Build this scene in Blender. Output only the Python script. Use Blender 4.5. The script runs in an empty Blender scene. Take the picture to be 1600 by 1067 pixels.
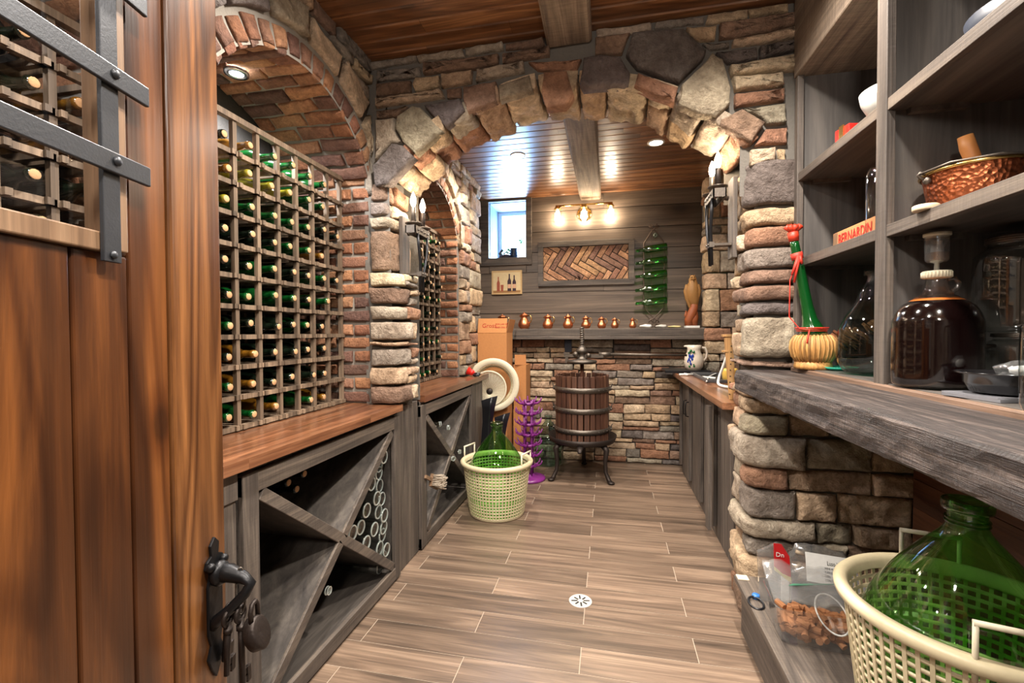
import bpy, math, random
from mathutils import Vector, Matrix, noise
PI = math.pi
scene = bpy.context.scene
C = scene.collection

# ------------------------------------------------------------------ camera
CAM = Vector((0.0, 0.0, 1.30)); FPX = 710.0
YAW, PITCH = math.radians(12.0), math.radians(-1.15)
cd = bpy.data.cameras.new('camera'); cam = bpy.data.objects.new('camera', cd); C.objects.link(cam)
cd.sensor_width = 36.0; cd.lens = 36.0 * FPX / 1600.0; cd.clip_start = 0.02
cam.location = CAM
CR = Matrix.Rotation(YAW, 3, 'Z') @ Matrix.Rotation(PI/2 + PITCH, 3, 'X') @ Matrix.Rotation(math.radians(-.25), 3, 'Z')
cam.rotation_euler = CR.to_euler()
scene.camera = cam

def ray(px, py): return CR @ Vector(((px-800)/FPX, -(py-533.5)/FPX, -1.0))
def onX(px, py, X): d = ray(px, py); return CAM + d*((X-CAM.x)/d.x)
def onY(px, py, Y): d = ray(px, py); return CAM + d*((Y-CAM.y)/d.y)
def onZ(px, py, Z): d = ray(px, py); return CAM + d*((Z-CAM.z)/d.z)

# ------------------------------------------------------------------ world, view
w = bpy.data.worlds.new('world'); scene.world = w; w.use_nodes = True
bg = w.node_tree.nodes['Background']; bg.inputs[0].default_value = (0.62, 0.80, 1.0, 1); bg.inputs[1].default_value = 3.2
scene.view_settings.view_transform = 'Standard'; scene.view_settings.look = 'None'
scene.view_settings.gamma = 1; scene.view_settings.use_curve_mapping = False
scene.view_settings.exposure = 1.0

def light(name, kind, loc, energy, color, size=.05, rot=(0,0,0), spot=None, blend=.6, sizey=None):
    l = bpy.data.lights.new(name, kind); l.energy = energy; l.color = color
    if kind == 'AREA':
        l.size = size
        if sizey: l.shape = 'RECTANGLE'; l.size_y = sizey
    else: l.shadow_soft_size = size
    if kind == 'SPOT': l.spot_size = math.radians(spot or 120); l.spot_blend = blend
    o = bpy.data.objects.new(name, l); o.location = loc; o.rotation_euler = rot; C.objects.link(o); return o
WARM = (1.0, .80, .60); NEUT = (1.0, .92, .83); COOL = (.70, .84, 1.0)
CEIL = 2.715
# recessed ceiling cans of the front part of the cellar
for i, (x, y) in enumerate(((-.62, 1.45), (.38, 1.45), (-.62, .2), (.38, .2))):
    light('can_light', 'SPOT', (x, y, CEIL-.03), 100, NEUT, .05, spot=150, blend=.7)
# recessed cans of the back part
for (x, y) in ((-.82, 3.45), (.33, 3.35)):
    light('can_light_back', 'SPOT', (x, y, CEIL-.03), 70, NEUT, .05, spot=150, blend=.7)
# unseen fill lamp added behind the camera to brighten the front room and ceiling
light('added_fill_light', 'POINT', (.05, -.45, 2.15), 26, NEUT, .09)
# daylight at the basement window
light('window_daylight', 'AREA', (-1.02, 5.42, 2.02), 80, (.36, .62, 1.0), .45, rot=(-PI/2, 0, 0), sizey=.6)

# ------------------------------------------------------------------ node materials
def lin(r, g, b): return tuple((c/255/12.92 if c/255 <= .04045 else ((c/255+.055)/1.055)**2.4) for c in (r, g, b))
M = {}
def newmat(name):
    m = bpy.data.materials.new(name); m.use_nodes = True; nt = m.node_tree
    p = nt.nodes['Principled BSDF']; M[name] = m
    return m, nt, p
def N(nt, typ, **kw):
    n = nt.nodes.new(typ)
    for k, v in kw.items():
        if hasattr(n, k): setattr(n, k, v)
    return n
def L(nt, a, b): nt.links.new(a, b)
def ramp(nt, fac, stops):
    r = nt.nodes.new('ShaderNodeValToRGB'); e = r.color_ramp.elements
    while len(e) < len(stops): e.new(.5)
    for i, (p, c) in enumerate(stops): e[i].position = p; e[i].color = (*c, 1)
    nt.links.new(fac, r.inputs[0]); return r.outputs[0]
def mixc(nt, fac, a, b, mode='MIX'):
    m = nt.nodes.new('ShaderNodeMix'); m.data_type = 'RGBA'; m.blend_type = mode
    for s, v in ((0, fac), (6, a), (7, b)):
        if isinstance(v, (int, float)): m.inputs[s].default_value = v
        elif isinstance(v, tuple): m.inputs[s].default_value = (*v, 1)
        else: nt.links.new(v, m.inputs[s])
    return m.outputs[2]
def bump(nt, p, h, strength=.4, dist=.004):
    b = nt.nodes.new('ShaderNodeBump'); b.inputs['Strength'].default_value = strength; b.inputs['Distance'].default_value = dist
    nt.links.new(h, b.inputs['Height']); nt.links.new(b.outputs[0], p.inputs['Normal'])
def noise_n(nt, vec, scale, detail=6, rough=.6, dist=0):
    n = nt.nodes.new('ShaderNodeTexNoise'); n.inputs['Scale'].default_value = scale; n.inputs['Detail'].default_value = detail
    n.inputs['Roughness'].default_value = rough; n.inputs['Distortion'].default_value = dist
    nt.links.new(vec, n.inputs['Vector']); return n.outputs[0]
def simple(name, col, rough=.5, metal=0, spec=None, trans=0, emit=None, estr=0, coat=0, bumpy=0, bscale=200):
    m, nt, p = newmat(name)
    p.inputs['Base Color'].default_value = (*col, 1); p.inputs['Roughness'].default_value = rough
    p.inputs['Metallic'].default_value = metal; p.inputs['Transmission Weight'].default_value = trans
    p.inputs['Coat Weight'].default_value = coat
    tc = N(nt, 'ShaderNodeTexCoord')
    nv = noise_n(nt, tc.outputs['Object'], 60, 4)
    c = mixc(nt, nv, tuple(x*.86 for x in col), tuple(min(1, x*1.12) for x in col)); L(nt, c, p.inputs['Base Color'])
    if emit: p.inputs['Emission Color'].default_value = (*emit, 1); p.inputs['Emission Strength'].default_value = estr
    if bumpy: bump(nt, p, noise_n(nt, tc.outputs['Object'], bscale, 3), bumpy, .003)
    return m
def wood(name, dark, mid, light_, axis='X', rough=.55, fine=1.0, coat=0.0, saw=0.0, knots=.0, vary=.35, bstr=.35, streak=.75, rings=0):
    """grain runs along axis; every loose board takes its own stretch of grain and its own tone"""
    m, nt, p = newmat(name)
    tc = N(nt, 'ShaderNodeTexCoord'); geo = N(nt, 'ShaderNodeNewGeometry')
    sc = {'X': (1, 14, 14), 'Y': (14, 1, 14), 'Z': (14, 14, 1)}[axis]
    off = N(nt, 'ShaderNodeVectorMath', operation='SCALE'); off.inputs[0].default_value = (37, 53, 71); L(nt, geo.outputs['Random Per Island'], off.inputs['Scale'])
    ad = N(nt, 'ShaderNodeVectorMath', operation='ADD'); L(nt, tc.outputs['Object'], ad.inputs[0]); L(nt, off.outputs[0], ad.inputs[1])
    mp = N(nt, 'ShaderNodeMapping'); mp.inputs['Scale'].default_value = sc; L(nt, ad.outputs[0], mp.inputs[0])
    g1 = noise_n(nt, mp.outputs[0], 1.3*fine, 8, .62, 1.1)
    mp2 = N(nt, 'ShaderNodeMapping'); mp2.inputs['Scale'].default_value = tuple(s*(1 if s == 1 else 5) for s in sc); L(nt, ad.outputs[0], mp2.inputs[0])
    g2 = noise_n(nt, mp2.outputs[0], 2.2*fine, 4, .6, .3)
    c = ramp(nt, g1, [(.28, dark), (.5, mid), (.72, light_)])
    f = ramp(nt, g2, [(.35, (.62, .62, .62)), (.62, (1.08, 1.08, 1.08))])
    c = mixc(nt, streak, c, f, 'MULTIPLY')
    v = ramp(nt, geo.outputs['Random Per Island'], [(0, (1-vary,)*3), (1, (1+vary*.6,)*3)])
    c = mixc(nt, 1.0, c, v, 'MULTIPLY')
    if rings:
        mpr = N(nt, 'ShaderNodeMapping'); mpr.inputs['Scale'].default_value = tuple(.55 if s == 1 else 5.0 for s in sc); L(nt, ad.outputs[0], mpr.inputs[0])
        r0 = noise_n(nt, mpr.outputs[0], 1.0, 2, .4, .4)
        mu = N(nt, 'ShaderNodeMath', operation='MULTIPLY'); L(nt, r0, mu.inputs[0]); mu.inputs[1].default_value = 95
        si = N(nt, 'ShaderNodeMath', operation='SINE'); L(nt, mu.outputs[0], si.inputs[0])
        s2 = N(nt, 'ShaderNodeMath', operation='MULTIPLY_ADD'); L(nt, si.outputs[0], s2.inputs[0]); s2.inputs[1].default_value = .5; s2.inputs[2].default_value = .5
        rc_ = ramp(nt, s2.outputs[0], [(.0, (.50, .44, .38)), (.35, (.95, .95, .95)), (.85, (1.12, 1.16, 1.2)), (1.0, (1.35, 1.4, 1.4))])
        c = mixc(nt, rings, c, rc_, 'MULTIPLY')
    if knots:
        vo = N(nt, 'ShaderNodeTexVoronoi'); vo.inputs['Scale'].default_value = knots
        mpk = N(nt, 'ShaderNodeMapping'); mpk.inputs['Scale'].default_value = {'X': (.55, 1, 1), 'Y': (1, .55, 1), 'Z': (1, 1, .55)}[axis]
        L(nt, ad.outputs[0], mpk.inputs[0]); L(nt, mpk.outputs[0], vo.inputs['Vector'])
        k = ramp(nt, vo.outputs['Distance'], [(.06, (.16, .12, .10)), (.10, (.55, .45, .38)), (.20, (1, 1, 1))])
        c = mixc(nt, .8, c, k, 'MULTIPLY')
    L(nt, c, p.inputs['Base Color'])
    h = g2
    if saw:
        mps = N(nt, 'ShaderNodeMapping'); mps.inputs['Scale'].default_value = tuple(160 if s == 1 else 12 for s in sc); L(nt, ad.outputs[0], mps.inputs[0])
        s1 = noise_n(nt, mps.outputs[0], 1, 3, .5)
        hm = N(nt, 'ShaderNodeMath', operation='ADD'); L(nt, g2, hm.inputs[0])
        ms = N(nt, 'ShaderNodeMath', operation='MULTIPLY'); L(nt, s1, ms.inputs[0]); ms.inputs[1].default_value = saw; L(nt, ms.outputs[0], hm.inputs[1]); h = hm.outputs[0]
        sr = ramp(nt, s1, [(.35, (.72, .72, .72)), (.65, (1.15, 1.15, 1.15))])
        c2 = mixc(nt, min(1, saw*.5), c, sr, 'MULTIPLY'); L(nt, c2, p.inputs['Base Color'])
    bump(nt, p, h, bstr, .003)
    p.inputs['Roughness'].default_value = rough; p.inputs['Coat Weight'].default_value = coat; p.inputs['Coat Roughness'].default_value = .22
    return m
def attr_mat(name, rough, nscale, lo, hi, bstr, bscale, bdist=.006, speck=.0):
    """the stone or brick colour sits in the attribute 'tone', one per stone"""
    m, nt, p = newmat(name)
    at = N(nt, 'ShaderNodeAttribute', attribute_name='tone'); tc = N(nt, 'ShaderNodeTexCoord')
    n1 = noise_n(nt, tc.outputs['Object'], nscale, 8, .68, .6); n2 = noise_n(nt, tc.outputs['Object'], nscale*5, 5, .7)
    f = ramp(nt, n1, [(.3, lo), (.7, hi)]); c = mixc(nt, 1.0, at.outputs['Color'], f, 'MULTIPLY')
    f2 = ramp(nt, n2, [(.32, (.66, .64, .62)), (.66, (1.2, 1.2, 1.2))]); c = mixc(nt, .8, c, f2, 'MULTIPLY')
    L(nt, c, p.inputs['Base Color']); p.inputs['Roughness'].default_value = rough
    mx = N(nt, 'ShaderNodeMath', operation='ADD'); L(nt, n1, mx.inputs[0]); nb = noise_n(nt, tc.outputs['Object'], bscale, 6, .7); L(nt, nb, mx.inputs[1])
    bump(nt, p, mx.outputs[0], bstr, bdist)
    return m
def glass(name, tint, edge, rough=.02, refl=1.0, base=.06, milk=0):
    """thin blown glass: tinted see-through wall with fresnel reflections, more tint where the wall is seen edge-on"""
    m, nt, p = newmat(name); nt.nodes.remove(p); out = nt.nodes['Material Output']
    lw = N(nt, 'ShaderNodeLayerWeight'); lw.inputs['Blend'].default_value = .5
    col = ramp(nt, lw.outputs['Facing'], [(.45, tint), (1.0, edge)])
    tr = N(nt, 'ShaderNodeBsdfTransparent'); L(nt, col, tr.inputs[0])
    gl = N(nt, 'ShaderNodeBsdfGlossy'); gl.inputs['Roughness'].default_value = rough; gl.inputs[0].default_value = (refl, refl, refl, 1)
    pw = N(nt, 'ShaderNodeMath', operation='POWER'); L(nt, lw.outputs['Facing'], pw.inputs[0]); pw.inputs[1].default_value = 4.5
    fr = N(nt, 'ShaderNodeMath', operation='MULTIPLY_ADD'); L(nt, pw.outputs[0], fr.inputs[0]); fr.inputs[1].default_value = .85; fr.inputs[2].default_value = base
    mx = N(nt, 'ShaderNodeMixShader'); L(nt, fr.outputs[0], mx.inputs[0]); L(nt, tr.outputs[0], mx.inputs[1]); L(nt, gl.outputs[0], mx.inputs[2])
    res = mx.outputs[0]
    if milk:
        df = N(nt, 'ShaderNodeBsdfDiffuse'); df.inputs[0].default_value = (.8, .8, .78, 1); m2 = N(nt, 'ShaderNodeMixShader'); m2.inputs[0].default_value = milk
        L(nt, res, m2.inputs[1]); L(nt, df.outputs[0], m2.inputs[2]); res = m2.outputs[0]
    L(nt, res, out.inputs[0]); return m

stone = attr_mat('stone', .85, 9, (.50, .43, .37), (1.30, 1.24, 1.17), 1.0, 26, .030)
brick = attr_mat('brick', .88, 16, (.55, .5, .48), (1.25, 1.2, 1.15), 1.0, 55, .012)
mortar = simple('mortar', lin(104, 99, 92), .95, bumpy=.8, bscale=90)
brickmortar = simple('brick_mortar', lin(138, 131, 121), .95, bumpy=.8, bscale=90)
oldmortar = simple('dark_mortar', lin(58, 54, 50), .95, bumpy=.8, bscale=90)
grey_x = wood('grey_stained_wood_x', lin(58, 51, 46), lin(92, 82, 74), lin(128, 114, 100), 'X', .6, saw=.6, vary=.2, knots=2.2)
grey_y = wood('grey_stained_wood_y', lin(58, 51, 46), lin(92, 82, 74), lin(128, 114, 100), 'Y', .6, saw=.6, vary=.2, knots=2.2)
grey_z = wood('grey_stained_wood_z', lin(58, 51, 46), lin(88, 79, 72), lin(122, 110, 98), 'Z', .6, saw=.4, vary=.2, knots=2.2)
smooth_z = wood('smooth_grey_panel', lin(58, 55, 53), lin(82, 78, 75), lin(104, 98, 93), 'Z', .5, vary=.1, bstr=.10, streak=.35, fine=.6)
smooth_y = wood('smooth_grey_shelf', lin(56, 52, 50), lin(84, 78, 73), lin(110, 102, 94), 'Y', .5, vary=.15, bstr=.12, streak=.4, fine=.7)
wallplank = wood('wall_plank', lin(72, 60, 51), lin(100, 86, 74), lin(128, 110, 94), 'X', .45, fine=.45, vary=.22, knots=1.6, bstr=.12)
ceilwood = wood('stained_ceiling_pine', lin(74, 44, 24), lin(124, 80, 47), lin(164, 114, 72), 'X', .36, fine=.8, coat=.5, vary=.3, knots=4.0, bstr=.15, rings=.5)
beamwood = wood('rough_beam', lin(92, 78, 66), lin(132, 114, 96), lin(160, 142, 122), 'Y', .8, saw=1.2, knots=1.5, bstr=.6)
bigbeam = wood('rough_sawn_shelf_beam', lin(26, 21, 20), lin(52, 43, 40), lin(104, 91, 84), 'Y', .55, fine=2.6, saw=1.0, knots=.0, bstr=1.0)
butcher = wood('walnut_butcher_block', lin(80, 46, 30), lin(124, 80, 54), lin(168, 118, 84), 'Y', .28, fine=.7, coat=.5, vary=.38, bstr=.06)
doorwood = wood('oiled_door_pine', lin(44, 22, 9), lin(80, 44, 20), lin(132, 78, 36), 'Z', .3, fine=.55, coat=.35, vary=.22, knots=5.0, bstr=.25, streak=.5, rings=.75)
stilewood = wood('door_edge_pine', lin(64, 36, 16), lin(104, 64, 33), lin(150, 98, 54), 'Z', .3, fine=.9, coat=.35, vary=.1, knots=4.5, bstr=.25, streak=.5, rings=.9)
trimwood = wood('honey_trim', lin(92, 68, 50), lin(124, 96, 72), lin(152, 122, 94), 'Z', .4, vary=.1, bstr=.15)
rackwood = wood('rack_wood', lin(74, 60, 48), lin(112, 94, 76), lin(146, 124, 102), 'Z', .65, vary=.45, bstr=.2)
backwood = wood('red_brown_backboard', lin(58, 32, 18), lin(92, 54, 32), lin(120, 76, 46), 'Y', .5, vary=.2)
floorwood = wood('wood_look_tile', lin(72, 60, 50), lin(120, 100, 84), lin(156, 133, 112), 'X', .33, fine=.75, vary=.30, bstr=.05, coat=.15)
grout = simple('grout', lin(176, 160, 142), .9)
pressoak = wood('press_oak', lin(56, 32, 22), lin(92, 58, 42), lin(124, 84, 60), 'Z', .6, vary=.3)
olive = wood('olive_wood', lin(120, 84, 50), lin(186, 140, 88), lin(210, 170, 116), 'Z', .5, vary=.2)
copper = simple('copper', lin(208, 132, 92), .38, 1, bumpy=.15, bscale=60)
hammered = None
iron = simple('black_iron', lin(34, 34, 36), .38, .6, bumpy=.2, bscale=90)
flatiron = simple('flat_black_bar', lin(58, 60, 64), .42, .5, bumpy=.1, bscale=300)
grill = simple('grey_iron', lin(104, 96, 88), .45, .8, bumpy=.3, bscale=60)
castiron = simple('cast_iron', lin(52, 44, 40), .5, .6, bumpy=.5, bscale=60)
steel = simple('steel', lin(190, 190, 190), .25, 1)
gold = simple('brass', lin(200, 165, 100), .25, 1)
plastic = simple('cream_plastic', lin(198, 184, 150), .42)
plastic_l = simple('pale_cream_plastic', lin(212, 202, 176), .45)
white = simple('white_plastic', lin(225, 224, 218), .4)
purple = simple('purple_plastic', lin(118, 40, 116), .32)
red = simple('red_plastic', lin(206, 34, 26), .35)
blackp = simple('black_plastic', lin(22, 23, 27), .3)
blackm = simple('black_matte', lin(16, 16, 18), .7)
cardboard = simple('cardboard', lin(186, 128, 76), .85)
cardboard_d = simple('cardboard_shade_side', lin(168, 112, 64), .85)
redink = simple('red_ink', lin(172, 44, 30), .8)
blackink = simple('black_ink', lin(28, 26, 28), .8)
paper = simple('white_paper', lin(222, 220, 214), .8)
cork = simple('cork', lin(190, 148, 106), .9, bumpy=.5, bscale=400)
corkd = simple('cork_brown', lin(168, 114, 74), .9, bumpy=.6, bscale=300)
teal = simple('teal_plastic', lin(40, 150, 125), .3)
ceramic = simple('ceramic', lin(222, 208, 190), .2, coat=.5)
blueg = simple('blue_glaze', lin(30, 60, 150), .25); greeng = simple('green_glaze', lin(40, 100, 60), .25)
blackdish = simple('black_dish', lin(20, 19, 20), .18, coat=.3)
wine = simple('red_wine', lin(14, 5, 5), .1)
wine_g = None
amber = simple('amber_liquid', lin(150, 84, 36), .2)
straw = wood('straw_wrap', lin(120, 78, 36), lin(186, 136, 74), lin(214, 168, 104), 'Z', .6, vary=.4, bstr=.6)
green_b = glass('green_bottle_glass', (.16, .62, .18), (.03, .22, .05), base=.14)
green_d = glass('green_demijohn_glass', (.52, .82, .42), (.18, .44, .14), base=.09)
green_s = glass('pale_green_demijohn_glass', (.50, .80, .46), (.14, .36, .12))
teal_g = glass('bluish_glass', (.66, .80, .76), (.25, .40, .36))
clear_g = glass('clear_glass', (.94, .96, .95), (.60, .66, .64), base=.11)
clearp = glass('clear_plastic', (.90, .91, .92), (.62, .64, .66), .08, base=.14, milk=.05)
film = glass('plastic_film', (.90, .90, .90), (.8, .8, .8), .15, base=.18, milk=.07)
glass_rim = simple('thick_clear_glass', lin(190, 200, 196), .08, trans=.55)
moldwood = wood('brown_molding', lin(84, 64, 52), lin(116, 92, 76), lin(142, 116, 98), 'Y', .45, vary=.1, bstr=.15)
pane_g = glass('window_pane', (.97, .98, 1.0), (.85, .9, .95))
smoke_g = glass('door_glass', (.80, .80, .80), (.5, .5, .5))
bottledark = simple('dark_bottle_glass', lin(14, 22, 14), .12, coat=.4)
bottlegreen = simple('green_bottle_neck', lin(10, 66, 24), .14, trans=.15, coat=.5)
bottleamber = simple('amber_bottle_neck', lin(112, 74, 20), .14, trans=.15, coat=.5)
bottlegold = simple('yellow_bottle_neck', lin(128, 120, 30), .14, trans=.15, coat=.5)
bulb = simple('lit_bulb', (1, .9, .75), .3, emit=(1, .82, .6), estr=40)
lens = simple('lit_lens', (1, .95, .9), .3, emit=(1, .93, .82), estr=26)
coolens = simple('lit_cool_lens', (1, 1, 1), .3, emit=(.85, .93, 1), estr=30)
owlwood = simple('carved_wood', lin(152, 110, 60), .6, bumpy=.9, bscale=45)
rootwood = simple('root_wood', lin(140, 74, 38), .55, bumpy=.9, bscale=30)
clayp = simple('plant_pot', lin(70, 52, 46), .6); leaf = simple('leaf', lin(50, 120, 62), .5)

# ------------------------------------------------------------------ mesh builder
class MB:
    def __init__(s): s.v = []; s.f = []; s.c = []; s.m = []; s.sm = []
    def add(s, vs, fs, col=None, mi=0, smooth=False, mat=None):
        b = len(s.v)
        for p in vs:
            p = Vector(p)
            if mat is not None: p = mat @ p
            s.v.append(p)
        s.c += [col or (.5, .5, .5)]*len(vs)
        for f in fs: s.f.append(tuple(b+i for i in f)); s.m.append(mi); s.sm.append(smooth)
        return s
    def box(s, x0, x1, y0, y1, z0, z1, mat=None, mi=0, col=None):
        return s.add([(x0,y0,z0),(x1,y0,z0),(x1,y1,z0),(x0,y1,z0),(x0,y0,z1),(x1,y0,z1),(x1,y1,z1),(x0,y1,z1)],
                     [(0,3,2,1),(4,5,6,7),(0,1,5,4),(1,2,6,5),(2,3,7,6),(3,0,4,7)], col, mi, False, mat)
    def lathe(s, prof, seg=32, mat=None, mi=0, sq=None, cap=True):
        vs, fs = [], []
        for (r, z) in prof:
            for k in range(seg):
                a = 2*PI*k/seg; vs.append((r*math.cos(a), r*math.sin(a), z))
        for i in range(len(prof)-1):
            for k in range(seg):
                k2 = (k+1) % seg; fs.append((i*seg+k, i*seg+k2, (i+1)*seg+k2, (i+1)*seg+k))
        if cap and prof[0][0] > 1e-5: fs.append(tuple(reversed(range(seg))))
        if cap and prof[-1][0] > 1e-5: fs.append(tuple((len(prof)-1)*seg+k for k in range(seg)))
        return s.add(vs, fs, None, mi, True, mat)
    def tube(s, pts, r, seg=8, closed=False, mat=None, mi=0, flat=1.0):
        pts = [Vector(p) for p in pts]; n = len(pts); vs, fs = [], []
        rr = r if isinstance(r, (list, tuple)) else [r]*n
        up = None
        for i, p in enumerate(pts):
            a = pts[(i-1) % n] if (closed or i > 0) else p; b = pts[(i+1) % n] if (closed or i < n-1) else p
            t = (b-a).normalized()
            if up is None: up = Vector((0, 0, 1)) if abs(t.z) < .9 else Vector((1, 0, 0))
            x = t.cross(up)
            if x.length < 1e-4: x = t.cross(Vector((.3, .9, .1)))
            x.normalize(); y = x.cross(t).normalized(); up = y
            for k in range(seg):
                q = 2*PI*k/seg; vs.append(p + x*math.cos(q)*rr[i] + y*math.sin(q)*rr[i]*flat)
        m = n if closed else n-1
        for i in range(m):
            for k in range(seg):
                k2 = (k+1) % seg; j = (i+1) % n; fs.append((i*seg+k, j*seg+k, j*seg+k2, i*seg+k2))
        if not closed: fs.append(tuple(range(seg))); fs.append(tuple(reversed(range((n-1)*seg, n*seg))))
        return s.add(vs, [tuple(reversed(f)) for f in fs], None, mi, True, mat)
    def prism(s, poly, z0, z1, mat=None, mi=0, col=None, smooth=False):
        n = len(poly); vs = [(x, y, z0) for x, y in poly] + [(x, y, z1) for x, y in poly]
        return s.add(vs, [tuple(reversed(range(n))), tuple(range(n, 2*n))] + [(i, (i+1) % n, n+(i+1) % n, n+i) for i in range(n)], col, mi, smooth, mat)
    def ball(s, c, r, seg=16, mat=None, sc=(1, 1, 1), jig=0, mi=0):
        vs, fs = [], []; nr = seg//2
        c = Vector(c)
        for i in range(nr+1):
            t = PI*i/nr
            for k in range(seg):
                a = 2*PI*k/seg; d = Vector((math.sin(t)*math.cos(a), math.sin(t)*math.sin(a), -math.cos(t)))
                q = 1+(jig*noise.noise(d*1.7+c*9) if jig else 0)
                vs.append(c + Vector((d.x*r*sc[0]*q, d.y*r*sc[1]*q, d.z*r*sc[2]*q)))
        for i in range(nr):
            for k in range(seg):
                k2 = (k+1) % seg; fs.append((i*seg+k, i*seg+k2, (i+1)*seg+k2, (i+1)*seg+k))
        return s.add(vs, fs, None, mi, True, mat)
    def quad(s, a, b, c, d, mi=0, col=None): return s.add([a, b, c, d], [(0, 1, 2, 3)], col, mi)
    def build(s, name, mats, parent=None, bevel=0, world=False, tone=False, seg=2):
        me = bpy.data.meshes.new(name)
        off = Vector((0, 0, 0)); inv = None
        if world and parent is not None:
            inv = (Matrix.Translation(parent.location) @ parent.rotation_euler.to_matrix().to_4x4()).inverted()
        vs = [tuple(inv @ p) if inv else tuple(p) for p in s.v]
        me.from_pydata(vs, [], s.f)
        mats = mats if isinstance(mats, (list, tuple)) else [mats]
        for m in mats: me.materials.append(m)
        me.polygons.foreach_set('material_index', s.m); me.polygons.foreach_set('use_smooth', s.sm)
        if tone:
            a = me.color_attributes.new('tone', 'FLOAT_COLOR', 'POINT')
            a.data.foreach_set('color', [x for c in s.c for x in (*c[:3], 1)])
        me.update()
        o = bpy.data.objects.new(name, me); C.objects.link(o)
        if parent is not None: o.parent = parent
        if bevel:
            b = o.modifiers.new('bevel', 'BEVEL'); b.width = bevel; b.segments = seg; b.limit_method = 'ANGLE'; b.angle_limit = math.radians(50)
            b.harden_normals = False
        return o

def thing(name, label, cat, loc=(0, 0, 0), rz=0, group=None):
    o = bpy.data.objects.new(name, None); C.objects.link(o); o.empty_display_size = .1
    o.location = loc; o.rotation_euler = (0, 0, rz); o['label'] = label; o['category'] = cat
    if group: o['group'] = group
    return o
def tag(o, label, cat, group=None, kind=None):
    o['label'] = label; o['category'] = cat
    if group: o['group'] = group
    if kind: o['kind'] = kind
    return o
def struct(o, label=None, cat=None):
    o['kind'] = 'structure'
    if label: o['label'] = label; o['category'] = cat or 'wall'
    return o
def tree_copy(o, parent=None):
    c = o.copy(); C.objects.link(c)
    if parent is not None: c.parent = parent
    for ch in list(o.children):
        tree_copy(ch, c)
    return c
def T(x=0, y=0, z=0): return Matrix.Translation((x, y, z))
def RX(d): return Matrix.Rotation(math.radians(d), 4, 'X')
def RY(d): return Matrix.Rotation(math.radians(d), 4, 'Y')
def RZ(d): return Matrix.Rotation(math.radians(d), 4, 'Z')
def text_mesh(body, size, depth=.0006):
    cu = bpy.data.curves.new('txt', 'FONT'); cu.body = body; cu.size = size; cu.extrude = depth; cu.resolution_u = 2
    o = bpy.data.objects.new('txt', cu); C.objects.link(o)
    me = bpy.data.meshes.new_from_object(o.evaluated_get(bpy.context.evaluated_depsgraph_get()))
    vs = [v.co.copy() for v in me.vertices]; fs = [tuple(p.vertices) for p in me.polygons]
    bpy.data.objects.remove(o); bpy.data.curves.remove(cu); bpy.data.meshes.remove(me)
    return vs, fs
# ------------------------------------------------------------------ stone and brick masonry
def pal(*cs): return [lin(*c) for c in cs]
TAN, LTAN, RUST, BROWN, GREY, LGREY, DGREY, GREEN = [lin(*c) for c in ((200,176,148),(216,198,172),(166,126,102),(144,119,102),(150,142,134),(180,170,154),(112,105,104),(164,156,138))]
STONES = [TAN, TAN, LTAN, RUST, BROWN, GREY, LGREY, GREEN, BROWN]
BRICKS = pal((158,110,80),(138,96,74),(170,122,88),(118,86,72),(148,110,88),(174,130,96),(106,80,70))
def vary(c, rng, a=.1): q = 1+rng.uniform(-a, a); return tuple(min(1, x*q*(1+rng.uniform(-.03, .03))) for x in c)

def grid_stone(mb, q4, mapf, depth, rng, col, gap=.005, edge=.009, rough=.010, cell=.030, jit=.006):
    """a four-cornered stone laid on a mapped surface: q4 = (u,v) corners counter-clockwise from lower left"""
    q = []
    cu = sum(p[0] for p in q4)/4; cv = sum(p[1] for p in q4)/4
    for (u, v) in q4:
        q.append((u + math.copysign(gap, cu-u) + rng.uniform(-jit, jit), v + math.copysign(gap, cv-v) + rng.uniform(-jit, jit)))
    W = max(.01, q[1][0]-q[0][0]); H = max(.01, q[3][1]-q[0][1])
    e = min(edge, W*.25, H*.25)
    def ticks(S):
        n = max(1, int(S/cell)); t = [0, 0, e*.35/S, e/S]
        t += [e/S+(1-2*e/S)*k/n for k in range(1, n)]
        return t+[1-e/S, 1-e*.35/S, 1, 1]
    tu, tv = ticks(W), ticks(H); nu, nv = len(tu), len(tv)
    ph = rng.uniform(0, 99); tilt = rng.uniform(-.25, .25)*depth; tilt2 = rng.uniform(-.25, .25)*depth
    vs = []
    def prof(i, n): return 0 if i in (0, n-1) else (.55 if i in (1, n-2) else (.86 if i in (2, n-3) else 1))
    for j, t in enumerate(tv):
        for i, s_ in enumerate(tu):
            u = (q[0][0]*(1-s_)+q[1][0]*s_)*(1-t)+(q[3][0]*(1-s_)+q[2][0]*s_)*t
            v = (q[0][1]*(1-s_)+q[1][1]*s_)*(1-t)+(q[3][1]*(1-s_)+q[2][1]*s_)*t
            # ragged outline
            if min(s_, 1-s_) < .5 and (i < 4 or i > nu-5): u += .006*noise.noise((v*30+ph, 3, ph))*(1 if jit else .2)
            if j < 4 or j > nv-5: v += .006*noise.noise((u*22+ph, 7, ph))*(1 if jit else .2)
            k = min(prof(i, nu), prof(j, nv))
            h = depth*k + (tilt*(s_-.5)+tilt2*(t-.5))*k
            h += k*rough*(noise.noise((u*16+ph, v*16, ph)) + .6*noise.noise((u*45+ph, v*45, ph)))
            if k == 0: h = -.01
            vs.append(mapf(u, v, h))
    fs = [(j*nu+i, j*nu+i+1, (j+1)*nu+i+1, (j+1)*nu+i) for j in range(nv-1) for i in range(nu-1)]
    mb.add(vs, fs, col, 0, True)

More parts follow.
